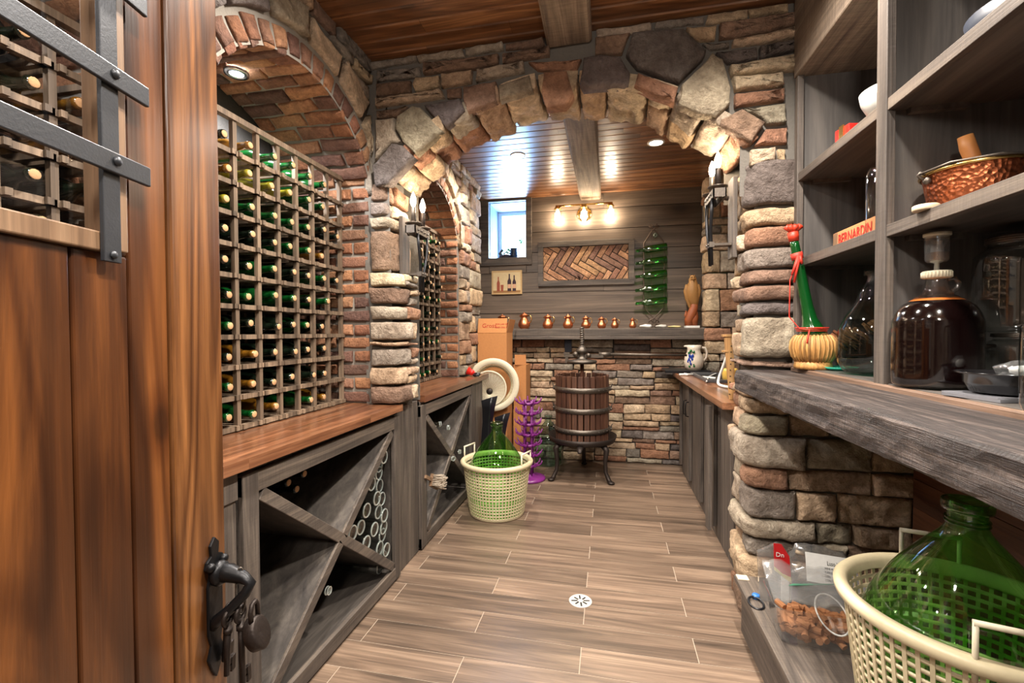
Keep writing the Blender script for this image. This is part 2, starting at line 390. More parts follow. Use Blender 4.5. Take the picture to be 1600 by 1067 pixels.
def poly_stone(mb, poly, mapf, depth, rng, col, rough=.009, seg=.03, e=.014):
    """an irregular stone from an outline (u,v), rounded at its rim and lumpy on its face"""
    a = sum(poly[i][0]*poly[(i+1) % len(poly)][1]-poly[(i+1) % len(poly)][0]*poly[i][1] for i in range(len(poly)))
    if a < 0: poly = poly[::-1]
    pts = []
    for i in range(len(poly)):
        p, q = Vector(poly[i]), Vector(poly[(i+1) % len(poly)]); n = max(1, int((q-p).length/seg))
        for k in range(n): pts.append(p+(q-p)*(k/n))
    n = len(pts); c = sum(pts, Vector((0, 0)))/n; ph = rng.uniform(0, 99)
    nr = []
    for i in range(n):
        t = (pts[(i+1) % n]-pts[i-1]).normalized(); nr.append(Vector((-t.y, t.x)))
    vs = []
    def ring(inset, scale, h, lump):
        for i in range(n):
            p = pts[i]+nr[i]*inset; p = c+(p-c)*scale
            p = p+nr[i]*.004*noise.noise((p.x*30+ph, p.y*30, ph))
            hh = h+lump*rough*(noise.noise((p.x*14+ph, p.y*14, ph))+.6*noise.noise((p.x*42+ph, p.y*42, ph)))
            vs.append(mapf(p.x, p.y, hh))
    i0 = min(.004, e*.4); ring(i0, 1, -.01, 0); ring(i0, 1, depth*.5, 0); ring(e*.5, 1, depth*.85, .5); ring(e, 1, depth, 1)
    for sc in (.8, .6, .4, .2): ring(e, sc, depth, 1)
    vs.append(mapf(c.x, c.y, depth))
    fs = []
    for r in range(7):
        for i in range(n): j = (i+1) % n; fs.append((r*n+i, r*n+j, (r+1)*n+j, (r+1)*n+i))
    for i in range(n): fs.append((7*n+i, 7*n+(i+1) % n, 8*n))
    mb.add(vs, fs, col, 0, True)

def split(u0, u1, v0, v1, rng, hmax=.12, wmax=.34, hmin=.045, wmin=.12):
    w_, h_ = u1-u0, v1-v0
    if h_ > hmax*(1 if w_ < wmax*1.3 else .999) and (h_ > .30 or w_ <= wmax or rng.random() < .6) and h_ > 2*hmin:
        t = v0+max(hmin, min(h_-hmin, h_*rng.uniform(.35, .65)))
        return split(u0, u1, v0, t, rng, hmax, wmax, hmin, wmin)+split(u0, u1, t, v1, rng, hmax, wmax, hmin, wmin)
    if w_ > wmax and w_ > 2*wmin:
        t = u0+max(wmin, min(w_-wmin, w_*rng.uniform(.3, .7)))
        return split(u0, t, v0, v1, rng, hmax, wmax, hmin, wmin)+split(t, u1, v0, v1, rng, hmax, wmax, hmin, wmin)
    if h_ > hmax*1.15 and h_ > 2*hmin: 
        t = v0+h_*rng.uniform(.4, .6)
        return split(u0, u1, v0, t, rng, hmax, wmax, hmin, wmin)+split(u0, u1, t, v1, rng, hmax, wmax, hmin, wmin)
    return [(u0, u1, v0, v1)]

def path_map(path, r=.02):
    P = [Vector(p) for p in path]; ls = [0]
    for a, b in zip(P, P[1:]): ls.append(ls[-1]+(b-a).length)
    ns = [Vector(((b-a).y, -(b-a).x)).normalized() for a, b in zip(P, P[1:])]
    def f(u, v, h):
        i = 0
        while i < len(ns)-1 and u > ls[i+1]: i += 1
        d = (P[i+1]-P[i]).normalized(); p = P[i]+d*(u-ls[i]); n = ns[i].copy()
        for k in range(1, len(ls)-1):
            if abs(u-ls[k]) < r:
                t = (u-ls[k]+r)/(2*r); n = (ns[k-1]*(1-t)+ns[k]*t)*(1+.41*(1-abs(2*t-1))) if True else n
        p = p+n*h
        return (p.x, p.y, v)
    f.length = ls[-1]; return f

def rects(mb, rs, mapf, rng, depth=.035, colors=STONES, dv=.018, **k):
    for (u0, u1, v0, v1) in rs:
        c = vary(rng.choice(colors), rng, .16)
        grid_stone(mb, [(u0, v0), (u1, v0), (u1, v1), (u0, v1)], mapf, depth+rng.uniform(-dv, dv), rng, c, **k)
def mgrid(mb, mapf, u0, u1, v0, v1, h=0, nu=1, nv=1, mi=1):
    vs = [mapf(u0+(u1-u0)*i/nu, v0+(v1-v0)*j/nv, h) for j in range(nv+1) for i in range(nu+1)]
    fs = [(j*(nu+1)+i, j*(nu+1)+i+1, (j+1)*(nu+1)+i+1, (j+1)*(nu+1)+i) for j in range(nv) for i in range(nu)]
    mb.add(vs, fs, (.2, .2, .2), mi, nu > 2)

YA, YB = 2.20, 2.53            # front and rear face of the stone arch wall
YBACK = 4.75                   # wood planks of the far wall
XL, XR = -1.24, 1.25           # side walls
ZC = CEIL

# ------------------------------------------------------------------ floor: wood-look tiles with grout
mb = MB(); y = 2.318-.15*22
rng = random.Random(4); k = 0
while y < 4.9:
    x = -.11-.4575*(k % 2)-.915*2
    while x < 1.4:
        a, b = max(x, -1.9), min(x+.915, 1.4)
        if b-a > .02: mb.box(a+.0016, b-.0016, y+.0016, y+.1484, -.02, 0)
        x += .915
    y += .15; k += 1
fl = mb.build('floor', floorwood); struct(fl)
g = MB(); g.box(-1.9, 1.4, -1.7, 4.9, -.05, -.0012); g.build('floor_grout', grout, fl)

# ------------------------------------------------------------------ ceiling boards and beams
mb = MB(); y = -1.75; rng = random.Random(8)
while y < 4.85:
    x = -2.0+rng.uniform(-.8, 0)
    while x < 1.4:
        ln = rng.uniform(1.4, 2.6); a, b = max(x, -2.0), min(x+ln-.001, 1.4)
        if b > a: mb.add(*(lambda z: ([(a, y+.001, z+.006), (a, y+.007, z), (a, y+.088, z), (a, y+.094, z+.006), (b, y+.001, z+.006), (b, y+.007, z), (b, y+.088, z), (b, y+.094, z+.006)],
              [(0, 4, 5, 1), (1, 5, 6, 2), (2, 6, 7, 3)]))(ZC))
        x += ln
    y += .095
ce = mb.build('ceiling', ceilwood); struct(ce)
b2 = MB(); b2.box(-2.0, 1.4, -1.75, 4.9, ZC+.006, ZC+.05); b2.build('ceiling_backing', blackm, ce)
def beam(y0, y1):
    m = MB(); n = 26; cols = []
    for i in range(n+1):
        yy = y0+(y1-y0)*i/n
        j = lambda s: .006*noise.noise((yy*3, s*9.1, 2))
        cols += [(-.285+j(1), yy, ZC+.02), (-.285+j(2), yy, 2.668+j(3)), (-.272, yy, 2.655+j(4)), (-.088, yy, 2.655+j(5)), (-.075+j(6), yy, 2.668+j(7)), (-.075+j(8), yy, ZC+.02)]
    fs = [(i*6+k, i*6+k+1, (i+1)*6+k+1, (i+1)*6+k) for i in range(n) for k in range(5)]
    fs += [tuple(range(6)), tuple(n*6+5-k for k in range(6))]
    m.add(cols, [tuple(reversed(f)) for f in fs]); return m.build('ceiling_beam', beamwood)
b = beam(-.8, YA-.02); struct(b, 'square grey timber beam along the ceiling in front of the stone arch', 'beam')
b = beam(YB-.02, YBACK); struct(b, 'square grey timber beam along the ceiling beyond the stone arch', 'beam')

# ------------------------------------------------------------------ arch wall (front face, soffit, both piers)
rng = random.Random(21)
AX, AZ, AR = -.25, 1.336, 1.154
JL, JR = -1.10, .60
mb = MB()
fm = lambda u, v, h: (u, YA-h, v)
def W2(px, py): p = onY(px, py, YA-.02); return (p.x, p.z)
def P7(pts): return [W2(480+x/3.5575, y/3.5575) for x, y in pts]
def P8(pts): return [W2(860+x/3.5575, y/3.5575) for x, y in pts]
traced = [
 (P7([(385,1045),(370,930),(480,800),(540,810),(610,880),(480,1020),(470,1040)]), DGREY, .05),
 (P7([(380,665),(490,655),(485,720),(525,790),(470,800),(380,900)]), LGREY, .035),
 (P7([(590,590),(640,600),(760,730),(700,790),(610,870),(535,800),(490,720),(505,650)]), GREEN, .045),
 (P7([(650,590),(855,545),(885,620),(780,720),(700,655)]), DGREY, .04),
 (P7([(865,482),(1055,455),(1060,570),(895,640),(865,560)]), BROWN, .04),
 (P7([(1062,482),(1245,422),(1262,510),(1072,570)]), GREEN, .045),
 (P7([(768,490),(855,480),(858,540),(772,548)]), BROWN, .02),
 (P7([(380,550),(750,495),(765,543),(650,560),(380,600)]), LTAN, .045),
 (P7([(380,612),(560,590),(505,650),(380,660)]), BROWN, .025),
 (P7([(380,462),(578,442),(578,520),(380,542)]), BROWN, .03),
 (P7([(602,432),(738,420),(740,490),(602,516),(582,472)]), TAN, .035),
 (P7([(742,410),(920,390),(915,462),(745,490)]), TAN, .04),
 (P7([(380,390),(632,370),(632,430),(380,455)]), GREY, .03),
 (P7([(642,352),(1068,300),(1065,360),(935,385),(642,415)]), BROWN, .04),
 (P7([(940,388),(1208,340),(1210,400),(935,458)]), LGREY, .04),
 (P7([(1080,300),(1352,250),(1352,312),(1080,355)]), BROWN, .035),
 (P7([(1225,345),(1530,325),(1500,400),(1430,405),(1275,395)]), RUST, .03),
 (P7([(1315,412),(1450,405),(1490,540),(1440,610),(1330,622),(1300,520)]), RUST, .055),
 (P8([(245,205),(448,178),(400,300),(245,310)]), BROWN, .03),
 (P8([(182,332),(290,315),(390,330),(448,420),(438,490),(182,508),(160,470)]), DGREY, .055),
 (P8([(452,190),(740,168),(868,290),(850,335),(712,472),(475,390),(415,310)]), DGREY, .05),
 (P8([(482,412),(712,495),(690,590),(575,545),(458,495)]), RUST, .05),
 (P8([(890,300),(960,340),(1003,500),(998,590),(915,668),(820,650),(700,600),(722,480),(855,352)]), GREEN, .05),
 (P8([(752,152),(928,140),(920,222),(835,230),(765,195)]), TAN, .03),
 (P8([(935,132),(1440,55),(1440,125),(1200,190),(935,220)]), BROWN, .04),
 (P8([(1010,228),(1200,192),(1440,135),(1440,190),(1250,235),(1010,260)]), LTAN, .05),
 (P8([(842,240),(1000,226),(1000,262),(890,280)]), GREY, .02),
 (P8([(915,292),(1150,262),(1155,330),(985,355)]), DGREY, .035),
 (P8([(1160,258),(1440,200),(1440,262),(1160,332)]), DGREY, .04),
 (P8([(987,372),(1440,290),(1440,385),(1300,400),(1003,425)]), LTAN, .05),
 (P8([(1007,432),(1292,405),(1300,480),(1022,510)]), LTAN, .045),
 (P8([(1022,520),(1302,490),(1305,562),(1022,600)]), RUST, .035),
 (P8([(1070,608),(1310,570),(1315,690),(1195,698),(1170,655)]), GREEN, .035),
 (P8([(1060,612),(1193,690),(1112,815),(930,705),(940,670)]), BROWN, .05),
 (P8([(1195,715),(1320,705),(1320,800),(1130,812)]), RUST, .03),
 (P8([(1110,832),(1253,815),(1250,903),(1104,928)]), LTAN, .04),
 (P8([(1262,825),(1312,825),(1312,903),(1262,903)]), TAN, .03),
]
for poly, c, d in traced: poly_stone(mb, poly, fm, d, rng, vary(c, rng, .06))
for u0, u1 in ((-1.22, -.95), (-.95, -.70), (-.70, -.50), (-.50, -.30), (-.06, .20), (.20, .42), (.42, .60), (.60, .76)):
    grid_stone(mb, [(u0, 2.668), (u1, 2.668), (u1, 2.713), (u0, 2.713)], fm, .022+rng.uniform(-.004, .004), rng, vary(rng.choice([TAN, BROWN, GREY, LGREY]), rng, .1))
# header band of the wall hidden above the tall shelves
rects(mb, split(.84, 1.24, 2.35, 2.72, rng), fm, rng)
# mortar field of the front face, cut to the arch
n = 40; aa0 = math.atan2(2.10-AZ, JL-AX); aa1 = math.atan2(2.10-AZ, JR-AX)
R1 = AR+.035
for i in range(n):
    a, b_ = aa0+(aa1-aa0)*i/n, aa0+(aa1-aa0)*(i+1)/n
    p = [(AX+R1*math.cos(t), AZ+R1*math.sin(t)) for t in (a, b_)]
    mb.add([(p[0][0], YA, p[0][1]), (p[1][0], YA, p[1][1]), (p[1][0], YA, ZC), (p[0][0], YA, ZC)], [(0, 1, 2, 3)], None, 1)
mb.quad((XL-.02, YA, 0.9), (JL, YA, .9), (JL-.03, YA, ZC), (XL-.02, YA, ZC), 1)
mb.quad((JR-.03, YA+.001, 1.9), (XR, YA+.001, 1.9), (XR, YA+.001, ZC), (JR-.03, YA+.001, ZC), 1); mb.quad((JR+.03, YA, 0), (XR, YA, 0), (XR, YA, 1.95), (JR+.03, YA, 1.95), 1)
# rear face of the wall
mb.quad((XL-.1, YB, .9), (XL-.1, YB, ZC), (JL, YB, ZC), (JL, YB, .9), 1)
mb.quad((JR+.042, YB-.06, 0), (JR+.042, YB-.06, 2.1), (XR, YB-.06, 2.1), (XR, YB-.06, 0), 1); mb.quad((JR-.02, YB, 1.95), (JR-.02, YB, ZC), (XR, YB, ZC), (XR, YB, 1.95), 1)
for i in range(n):
    a, b_ = aa0+(aa1-aa0)*i/n, aa0+(aa1-aa0)*(i+1)/n
    p = [(AX+R1*math.cos(t), AZ+R1*math.sin(t)) for t in (a, b_)]
    mb.add([(p[0][0], YB, p[0][1]), (p[0][0], YB, ZC), (p[1][0], YB, ZC), (p[1][0], YB, p[1][1])], [(0, 1, 2, 3)], None, 1)
# soffit: voussoirs with ragged tan undersides
def sm(u, v, h):
    t = aa0-(u/AR); r = AR+.035-h
    return (AX+r*math.cos(t), v, AZ+r*math.sin(t))
LEN = (aa0-aa1)*AR
mgrid(mb, sm, 0, LEN, YA, YB, 0, 40, 1)
u = 0; SOF = [LTAN, TAN, LTAN, TAN, RUST, LGREY]
while u < LEN-.05:
    wd = min(rng.uniform(.11, .20), LEN-u)
    if LEN-u-wd < .08: wd = LEN-u
    cut = rng.uniform(YA+.08, YB-.08); lim = [YA-.035, cut, YB+.03] if rng.random() < .6 else [YA-.035, YB+.03]
    for y0, y1 in zip(lim, lim[1:]):
        grid_stone(mb, [(u, y0), (u+wd, y0), (u+wd, y1), (u, y1)], sm, rng.uniform(.035, .07), rng, vary(rng.choice(SOF), rng, .1), gap=.004, rough=.022, edge=.02, cell=.022, jit=.012)
    u += wd
# left pier (stands on the cabinet partition); bands read bottom to top
def zpx(y, zc): return 1.3+(519-y)*zc/710
lp = path_map([(XL+.02, YA), (JL-.04, YA), (JL-.04, YB-.11)]); lp2 = path_map([(XL+.02, YA), (-1.09, YA), (-1.09, YB-.13)])
mgrid(mb, lp, 0, lp.length, 1.5, 2.13, 0, 1, 1)
mgrid(mb, lp2, 0, lp2.length, .9, 1.62, 0, 1, 1)
LP1 = lp
bands = [(602,630,BROWN),(573,601,TAN),(543,571,GREY),(533,541,TAN),(501,531,LGREY),(476,499,LGREY),(448,474,BROWN),(424,447,LTAN),(359,423,BROWN),(338,358,LGREY),(316,337,GREY),(286,315,BROWN)]
for i, (ya, yb, c) in enumerate(bands):
    z0, z1 = zpx(yb, 2.38), zpx(ya, 2.38)
    low = z1 < 1.62
    ex = .018 if low else 0.0
    lp = lp2 if low else LP1; L0 = -1.09-XL-.02 if low else JL-.04-XL-.02
    cutu = (L0 + (.06 if i % 2 else .11)) if low else L0+rng.uniform(.03, .12)
    cutu = min(cutu, lp.length-.06)
    if c is BROWN and i == 8: cutu = L0+.12
    grid_stone(mb, [(0.0, z0), (cutu, z0), (cutu, z1), (0.0, z1)], lp, .025+ex+rng.uniform(-.005, .008), rng, vary(c, rng, .1), cell=.025, rough=.011, jit=.005)
    if z1-z0 > .07:
        zm = z0+(z1-z0)*rng.uniform(.4, .6)
        prt = [(z0, zm), (zm, z1)] if rng.random() < .5 else [(z0, z1)]
    else: prt = [(z0, z1)]
    for a, b_ in prt: grid_stone(mb, [(cutu, a), (lp.length, a), (lp.length, b_), (cutu, b_)], lp, .025+ex+rng.uniform(-.008, .012), rng, vary(rng.choice(SOF+[GREY]), rng, .1), cell=.03, rough=.01)
# right pier, above and below the shelf beam
rp = path_map([(JR+.042, YB-.08), (JR+.035, YA), (.845, YA)])
mgrid(mb, rp, 0, rp.length, 1.1, 2.13, 0, 1, 1)
CR_ = YB-.08-YA
bands = [(563,575,BROWN),(498,561,LGREY),(473,496,DGREY),(450,472,BROWN),(426,449,BROWN),(392,425,GREY),(362,391,RUST),(332,361,TAN),(261,331,DGREY)]
for i, (ya, yb, c) in enumerate(bands):
    z0, z1 = zpx(yb, 2.05), zpx(ya, 2.05)
    c0 = CR_-[.30, .04, .12, .20, .14, .16, .06, .10, .05][i]
    c1 = CR_+[.30, .165, .30, .30, .30, .165, .30, .30, .30][i]; c1 = min(c1, rp.length)
    grid_stone(mb, [(c0, z0), (c1, z0), (c1, z1), (c0, z1)], rp, .035+rng.uniform(-.005, .012)+(.015 if i == 1 else 0), rng, vary(c, rng, .06), cell=.022, rough=.011, edge=.03 if i == 1 else .014)
    if c1 < rp.length-.03: 
        if i == 1:
            zz = z0+(z1-z0)*.66
            grid_stone(mb, [(c1, z0), (rp.length, z0), (rp.length, zz), (c1, zz)], rp, .03, rng, LGREY); grid_stone(mb, [(c1, zz), (rp.length, zz), (rp.length, z1), (c1, z1)], rp, .02, rng, RUST)
        else: grid_stone(mb, [(c1, z0), (rp.length, z0), (rp.length, z1), (c1, z1)], rp, .03, rng, LGREY)
    if c0 > .06: rects(mb, split(0, c0, z0, z1, rng, .13, .2), rp, rng, .035, SOF)
rl = path_map([(JR+.042, YB-.06), (JR+.035, YA), (1.24, YA)])
mgrid(mb, rl, 0, rl.length, 0, 1.1, 0, 1, 1)
LOW = [TAN, BROWN, GREY, GREEN, LGREY, TAN, RUST]
zs = [0.0, .10, .19, .30, .38, .47, .60, .70, .84, .93, 1.0, 1.05]
for i, (z0, z1) in enumerate(zip(zs, zs[1:])):
    c0 = CR_-rng.choice((.05, .12, .2)); c1 = CR_+rng.uniform(.14, .3)
    grid_stone(mb, [(c0, z0), (c1, z0), (c1, z1), (c0, z1)], rl, .035+rng.uniform(-.008, .03), rng, vary([BROWN, LGREY, TAN, GREY, LGREY, GREY, RUST, LGREY, GREEN, TAN, TAN][i], rng, .08), cell=.022, rough=.013, edge=.02)
    rects(mb, split(0, c0, z0, z1, rng, .13, .2), rl, rng, .035, SOF)
    rects(mb, split(c1, rl.length, z0, z1, rng, .15, .36), rl, rng, .035, LOW, cell=.022, rough=.019, edge=.012)
aw = mb.build('wall_arch', [stone, mortar], tone=True); struct(aw)

# ------------------------------------------------------------------ left wall: stone facing pierced by three brick-lined arched niches
def niche_curve(yc, n=24, R=.567, hw=.5, zc=1.84):
    a0 = math.asin(hw/R); return [(yc+R*math.sin(-a0+2*a0*i/n), zc+R*math.cos(-a0+2*a0*i/n)) for i in range(n+1)], zc+math.sqrt(R*R-hw*hw)
rng = random.Random(5)
NICHES = [.55, 1.70, 3.12]; XN = -1.72
def niche(nm, yc):
    mb = MB(); R, hw, zc = .567, .5, 1.84; a0 = math.asin(hw/R); zs_ = zc+math.sqrt(R*R-hw*hw)
    # back wall, jambs, vault: mortar bed, then bricks
    mb.quad((XN, yc-.6, .926), (XN, yc+.6, .926), (XN, yc+.6, 2.5), (XN, yc-.6, 2.5), 2)  # back wall coloured dark to stand in for the shade behind the rack
    far = lambda u, v, h: (XL-u, yc+hw+.012-h, v)      # u runs into the niche
    near = lambda u, v, h: (XN+u, yc-hw-.012+h, v)
    vault = lambda u, v, h: (XL-v, yc-(R+.012-h)*math.sin(a0-u/R), zc+(R+.012-h)*math.cos(a0-u/R))
    mgrid(mb, far, 0, .48, .926, zs_); mgrid(mb, near, 0, .48, .926, zs_); mgrid(mb, vault, 0, 2*a0*R, 0, .48, 0, 24, 1)
    bk = dict(gap=.0075, edge=.008, rough=.007, cell=.045, jit=.004)
    row = 0; z = .925
    while z < zs_-.03:
        for mp in (far, near):
            cuts = [-.01, .095, .29, .48] if row % 2 else [-.01, .19, .38, .48]
            if mp is near: cuts = [0, .19, .38, .49] if row % 2 else [0, .10, .29, .49]
            for a, b_ in zip(cuts, cuts[1:]):
                grid_stone(mb, [(a, z), (b_, z), (b_, z+.068), (a, z+.068)], mp, .016+rng.uniform(-.004, .006), rng, vary(rng.choice(BRICKS), rng, .15), **bk)
        z += .072; row += 1
    nb = 17; st = 2*a0*R/nb
    for i in range(nb):
        cuts = [-.012, .10, .29, .48] if i % 2 else [-.012, .20, .39, .48]
        for a, b_ in zip(cuts, cuts[1:]):
            grid_stone(mb, [(i*st, a), ((i+1)*st, a), ((i+1)*st, b_), (i*st, b_)], vault, .016+rng.uniform(-.004, .008), rng, vary(rng.choice(BRICKS), rng, .15), **bk)
    # ring of brick ends in the wall face, and the toothed jamb ends
    ring = lambda u, v, h: (XL+h, yc-(R+v)*math.sin(a0-u/R), zc+(R+v)*math.cos(a0-u/R))
    vs0 = [ring(2*a0*R*i/24, v, .004) for i in range(25) for v in (0, .13)]
    mb.add(vs0, [(2*i, 2*i+1, 2*i+3, 2*i+2) for i in range(24)], None, 1)
    for i in range(nb):
        grid_stone(mb, [((i+1)*st, .005), (i*st, .005), (i*st, .095), ((i+1)*st, .095)][::-1], lambda u, v, h: ring(u, v, h), .016, rng, vary(rng.choice(BRICKS), rng, .15), **bk)
    z = .925; row = 0
    while z < zs_-.03:
        wd = .03 if yc > 3 or yc < 3 else .03
        z += .072; row += 1
    return struct(mb.build(nm, [brick, brickmortar, oldmortar], tone=True))
for i, yc in enumerate(NICHES):
    o = niche('wall_niche_%s' % ('near', 'middle', 'far')[i], yc)
mb = MB()
wl = lambda u, v, h: (XL+h, u, v)
def wall_seg(y0, y1):       # plain strip between niches, full height above the worktop
    mb.quad((XL, y0, .926), (XL, y0, ZC), (XL, y1, ZC), (XL, y1, .926), 1)
OUT = .567+.10
def over(yc):               # bed above one niche
    R, hw, zc = .567+.012, .51, 1.84; a0 = math.asin(hw/R); n = 24
    for i in range(n):
        t0, t1 = -a0+2*a0*i/n, -a0+2*a0*(i+1)/n
        p0, p1 = (yc+R*math.sin(t0), zc+R*math.cos(t0)), (yc+R*math.sin(t1), zc+R*math.cos(t1))
        mb.add([(XL, p0[0], p0[1]), (XL, p0[0], ZC), (XL, p1[0], ZC), (XL, p1[0], p1[1])], [(0, 1, 2, 3)], None, 1)
for yc in NICHES: over(yc)
def clipring(pts, yc):
    out = []
    P = [Vector(p) for p in pts]; res = []
    for i in range(len(P)):
        a, b_ = P[i], P[(i+1) % len(P)]; n = max(1, int((b_-a).length/.03))
        for k in range(n): res.append(a+(b_-a)*(k/n))
    for p in res:
        d = p-Vector((yc, 1.84))
        if d.length < OUT+.005: p = Vector((yc, 1.84))+d.normalized()*(OUT+.005)
        out.append((p.x, p.y))
    return out
for yc, y0, y1 in ((.55, -.15, 1.05), (1.70, 1.05, 2.2), (3.12, 2.55, 3.66)):
    # first a course of long stones hugging the ring, then level courses up to the ceiling
    a0 = math.radians(76); k = 8
    for i in range(k):
        t0, t1 = -a0+2*a0*i/k+.02, -a0+2*a0*(i+1)/k-.02
        r0, r1 = OUT+.008, OUT+rng.uniform(.10, .16)
        pl = [(yc+r0*math.sin(t0+(t1-t0)*q/4), 1.84+r0*math.cos(t0+(t1-t0)*q/4)) for q in range(5)] + [(yc+r1*math.sin(t1), 1.84+r1*math.cos(t1)), (yc+r1*math.sin(t0), 1.84+r1*math.cos(t0))]
        pl = [(min(max(a, y0+.004), y1-.004), min(b_, 2.725)) for a, b_ in pl]
        if True:
            poly_stone(mb, pl, wl, .035+rng.uniform(-.01, .01), rng, vary(rng.choice([TAN, GREY, LTAN, LGREY, LTAN, TAN, DGREY]), rng, .12))
    for (u0, u1, v0, v1) in split(y0, y1, 1.95, 2.735, rng, .14, .30):
        cx, cz = (u0+u1)/2, (v0+v1)/2
        if math.hypot(cx-yc, cz-1.84) < OUT+.12: continue
        pl = [Vector(p) for p in ((u0+.004, v0+.004), (u1-.004, v0+.004), (u1-.004, v1-.004), (u0+.004, v1-.004))]
        res = []
        for i in range(4):
            a, b_ = pl[i], pl[(i+1) % 4]; n = max(1, int((b_-a).length/.03))
            for q in range(n):
                p = a+(b_-a)*(q/n); d = p-Vector((yc, 1.84))
                if d.length < OUT+.13: p = Vector((yc, 1.84))+d.normalized()*(OUT+.13)
                res.append((p.x, p.y))
        poly_stone(mb, res, wl, .03+rng.uniform(-.01, .014), rng, vary(rng.choice([TAN, LTAN, LGREY, GREY, TAN, BROWN, LTAN]), rng, .12))
wall_seg(1.05, 1.20); wall_seg(-1.4, .05)
rects(mb, split(1.06, 1.19, .93, 1.95, rng), wl, rng)
wall_seg(2.2, 2.62)
# stretch after the far niche up to the back wall, with its own corner
pm = path_map([(XL, 3.62), (XL, 4.27), (XL-.13, 4.27)][::1])
pm = lambda u, v, h: (XL+h, u, v)
mb.quad((XL, 3.62, .0), (XL, 3.62, ZC), (XL, 4.27, ZC), (XL, 4.27, 0), 1)
mb.quad((XL, 4.27, 0), (XL, 4.27, ZC), (XL-.2, 4.27, ZC), (XL-.2, 4.27, 0), 1)
for s0, s1, dd in ((3.67, 3.92, .035), (3.92, 4.27, .022)):
    zz = .93
    while zz < 2.73:
        hh = min(rng.choice((.07, .09, .12, .16)), 2.74-zz)
        if hh < .03: break
        rects(mb, [(s0, s1+(.012 if s1 > 4 else 0), zz, zz+hh)] if rng.random() < .6 else [(s0, (s0+s1)/2, zz, zz+hh), ((s0+s1)/2, s1, zz, zz+hh)], pm, rng, dd, [TAN, LTAN, LGREY, RUST, GREY, TAN])
        zz += hh
lw = mb.build('wall_left', [stone, mortar], tone=True); struct(lw)
# plain wall behind cabinets and in the hidden part
m = MB(); m.box(-1.95, -1.9, -1.7, 4.9, 0, ZC); m.box(-1.9, XL-.13, 4.0, 4.8, 0, .0); m.box(-1.95, -1.37, 4.82, 4.9, 0, ZC); struct(m.build('wall_outer_left', oldmortar))
m = MB(); m.box(-1.40, -1.37, 4.28, YBACK, 0, ZC); struct(m.build('wall_left_recess', wallplank))

# ------------------------------------------------------------------ back wall: planks above, ledge stone below, window hole
WX0, WX1 = onY(764, 350, YBACK).x, onY(822, 350, YBACK).x
WZ1, WZ0 = onY(790, 315, YBACK).z, onY(790, 403, YBACK).z
mb = MB(); rng = random.Random(3)
zz = 1.25; edges = []
for ztop in (1.50, 1.72, 1.93, 2.14, 2.35, 2.56, 2.76):
    x = -1.40
    while x < 1.28:
        ln = rng.choice((1.0, 1.35, 2.6)); b_ = min(x+ln, 1.28)
        segs = [(x, b_, zz, ztop)]
        out = []
        for (a, c, z0, z1) in segs:      # keep the window opening free
            if c <= WX0 or a >= WX1 or z1 <= WZ0 or z0 >= WZ1: out.append((a, c, z0, z1)); continue
            if a < WX0: out.append((a, WX0, z0, z1))
            if c > WX1: out.append((WX1, c, z0, z1))
            if z0 < WZ0: out.append((max(a, WX0), min(c, WX1), z0, WZ0))
            if z1 > WZ1: out.append((max(a, WX0), min(c, WX1), WZ1, z1))
        for (a, c, z0, z1) in out: mb.box(a+.0015, c-.0015, YBACK, YBACK+.02, z0+.003, z1-.003)
        x += ln
    zz = ztop
bw = mb.build('wall_back', wallplank); struct(bw)
m = MB()
for (a, c, z0, z1) in ((-1.4, WX0, 0, ZC), (WX1, 1.3, 0, ZC), (WX0, WX1, 0, WZ0), (WX0, WX1, WZ1, ZC)): m.box(a, c, YBACK+.021, YBACK+.05, z0, z1)
m.build('wall_back_core', blackm, bw)
mb = MB(); rng = random.Random(77)
bs = lambda u, v, h: (u, 4.66-h, v)
mgrid(mb, bs, -1.36, 1.25, 0, 1.26, 0)
mb.quad((-1.36, 4.66, 1.26), (1.25, 4.66, 1.26), (1.25, YBACK, 1.26), (-1.36, YBACK, 1.26), 1)
rects(mb, split(-1.36, 1.25, .0, 1.23, rng, .095, .36, .04, .12), bs, rng, .03, [TAN, TAN, LTAN, RUST, BROWN, GREY, DGREY, LGREY, TAN, LTAN, RUST], gap=.0035, edge=.009, cell=.04, dv=.014, rough=.009)
struct(mb.build('wall_back_stone', [stone, oldmortar], tone=True), )
# pier at the back right
mb = MB(); rng = random.Random(15)
bp = path_map([(.895, YBACK), (.895, 4.47), (1.25, 4.47)]); mgrid(mb, bp, 0, bp.length, 0, ZC, 0, 1, 1)
zz = .92
while zz < ZC-.02:
    hh = min(rng.choice((.075, .10, .12, .15, .2)), ZC-zz); cu = .28+rng.choice((.1, .16, .2))
    rects(mb, [(.14, cu, zz, zz+hh), (cu, bp.length, zz, zz+hh)], bp, rng, .035, [TAN, LTAN, LGREY, RUST, GREY, TAN, BROWN]); zz += hh
struct(mb.build('wall_right_pier', [stone, mortar], tone=True))
# right walls
m = MB(); m.box(XR, XR+.05, YB, 4.9, 0, ZC); struct(m.build('wall_right', [oldmortar]))
mb = MB(); rng = random.Random(16); wr = lambda u, v, h: (XR-h, u, v)
rects(mb, [(4.8-b_, 4.8-a, c, d) for a, b_, c, d in []], wr, rng)
# front wall behind the camera with its doorway, and the room beyond
m = MB(); m.box(-1.9, -.75, -.95, -.85, 0, ZC); m.box(.55, 1.4, -.95, -.85, 0, ZC); m.box(-.75, .55, -.95, -.85, 2.15, ZC); struct(m.build('wall_front', wallplank))
m = MB(); m.box(-1.95, 1.4, -1.80, -1.74, 0, ZC); struct(m.build('wall_hall', wallplank))

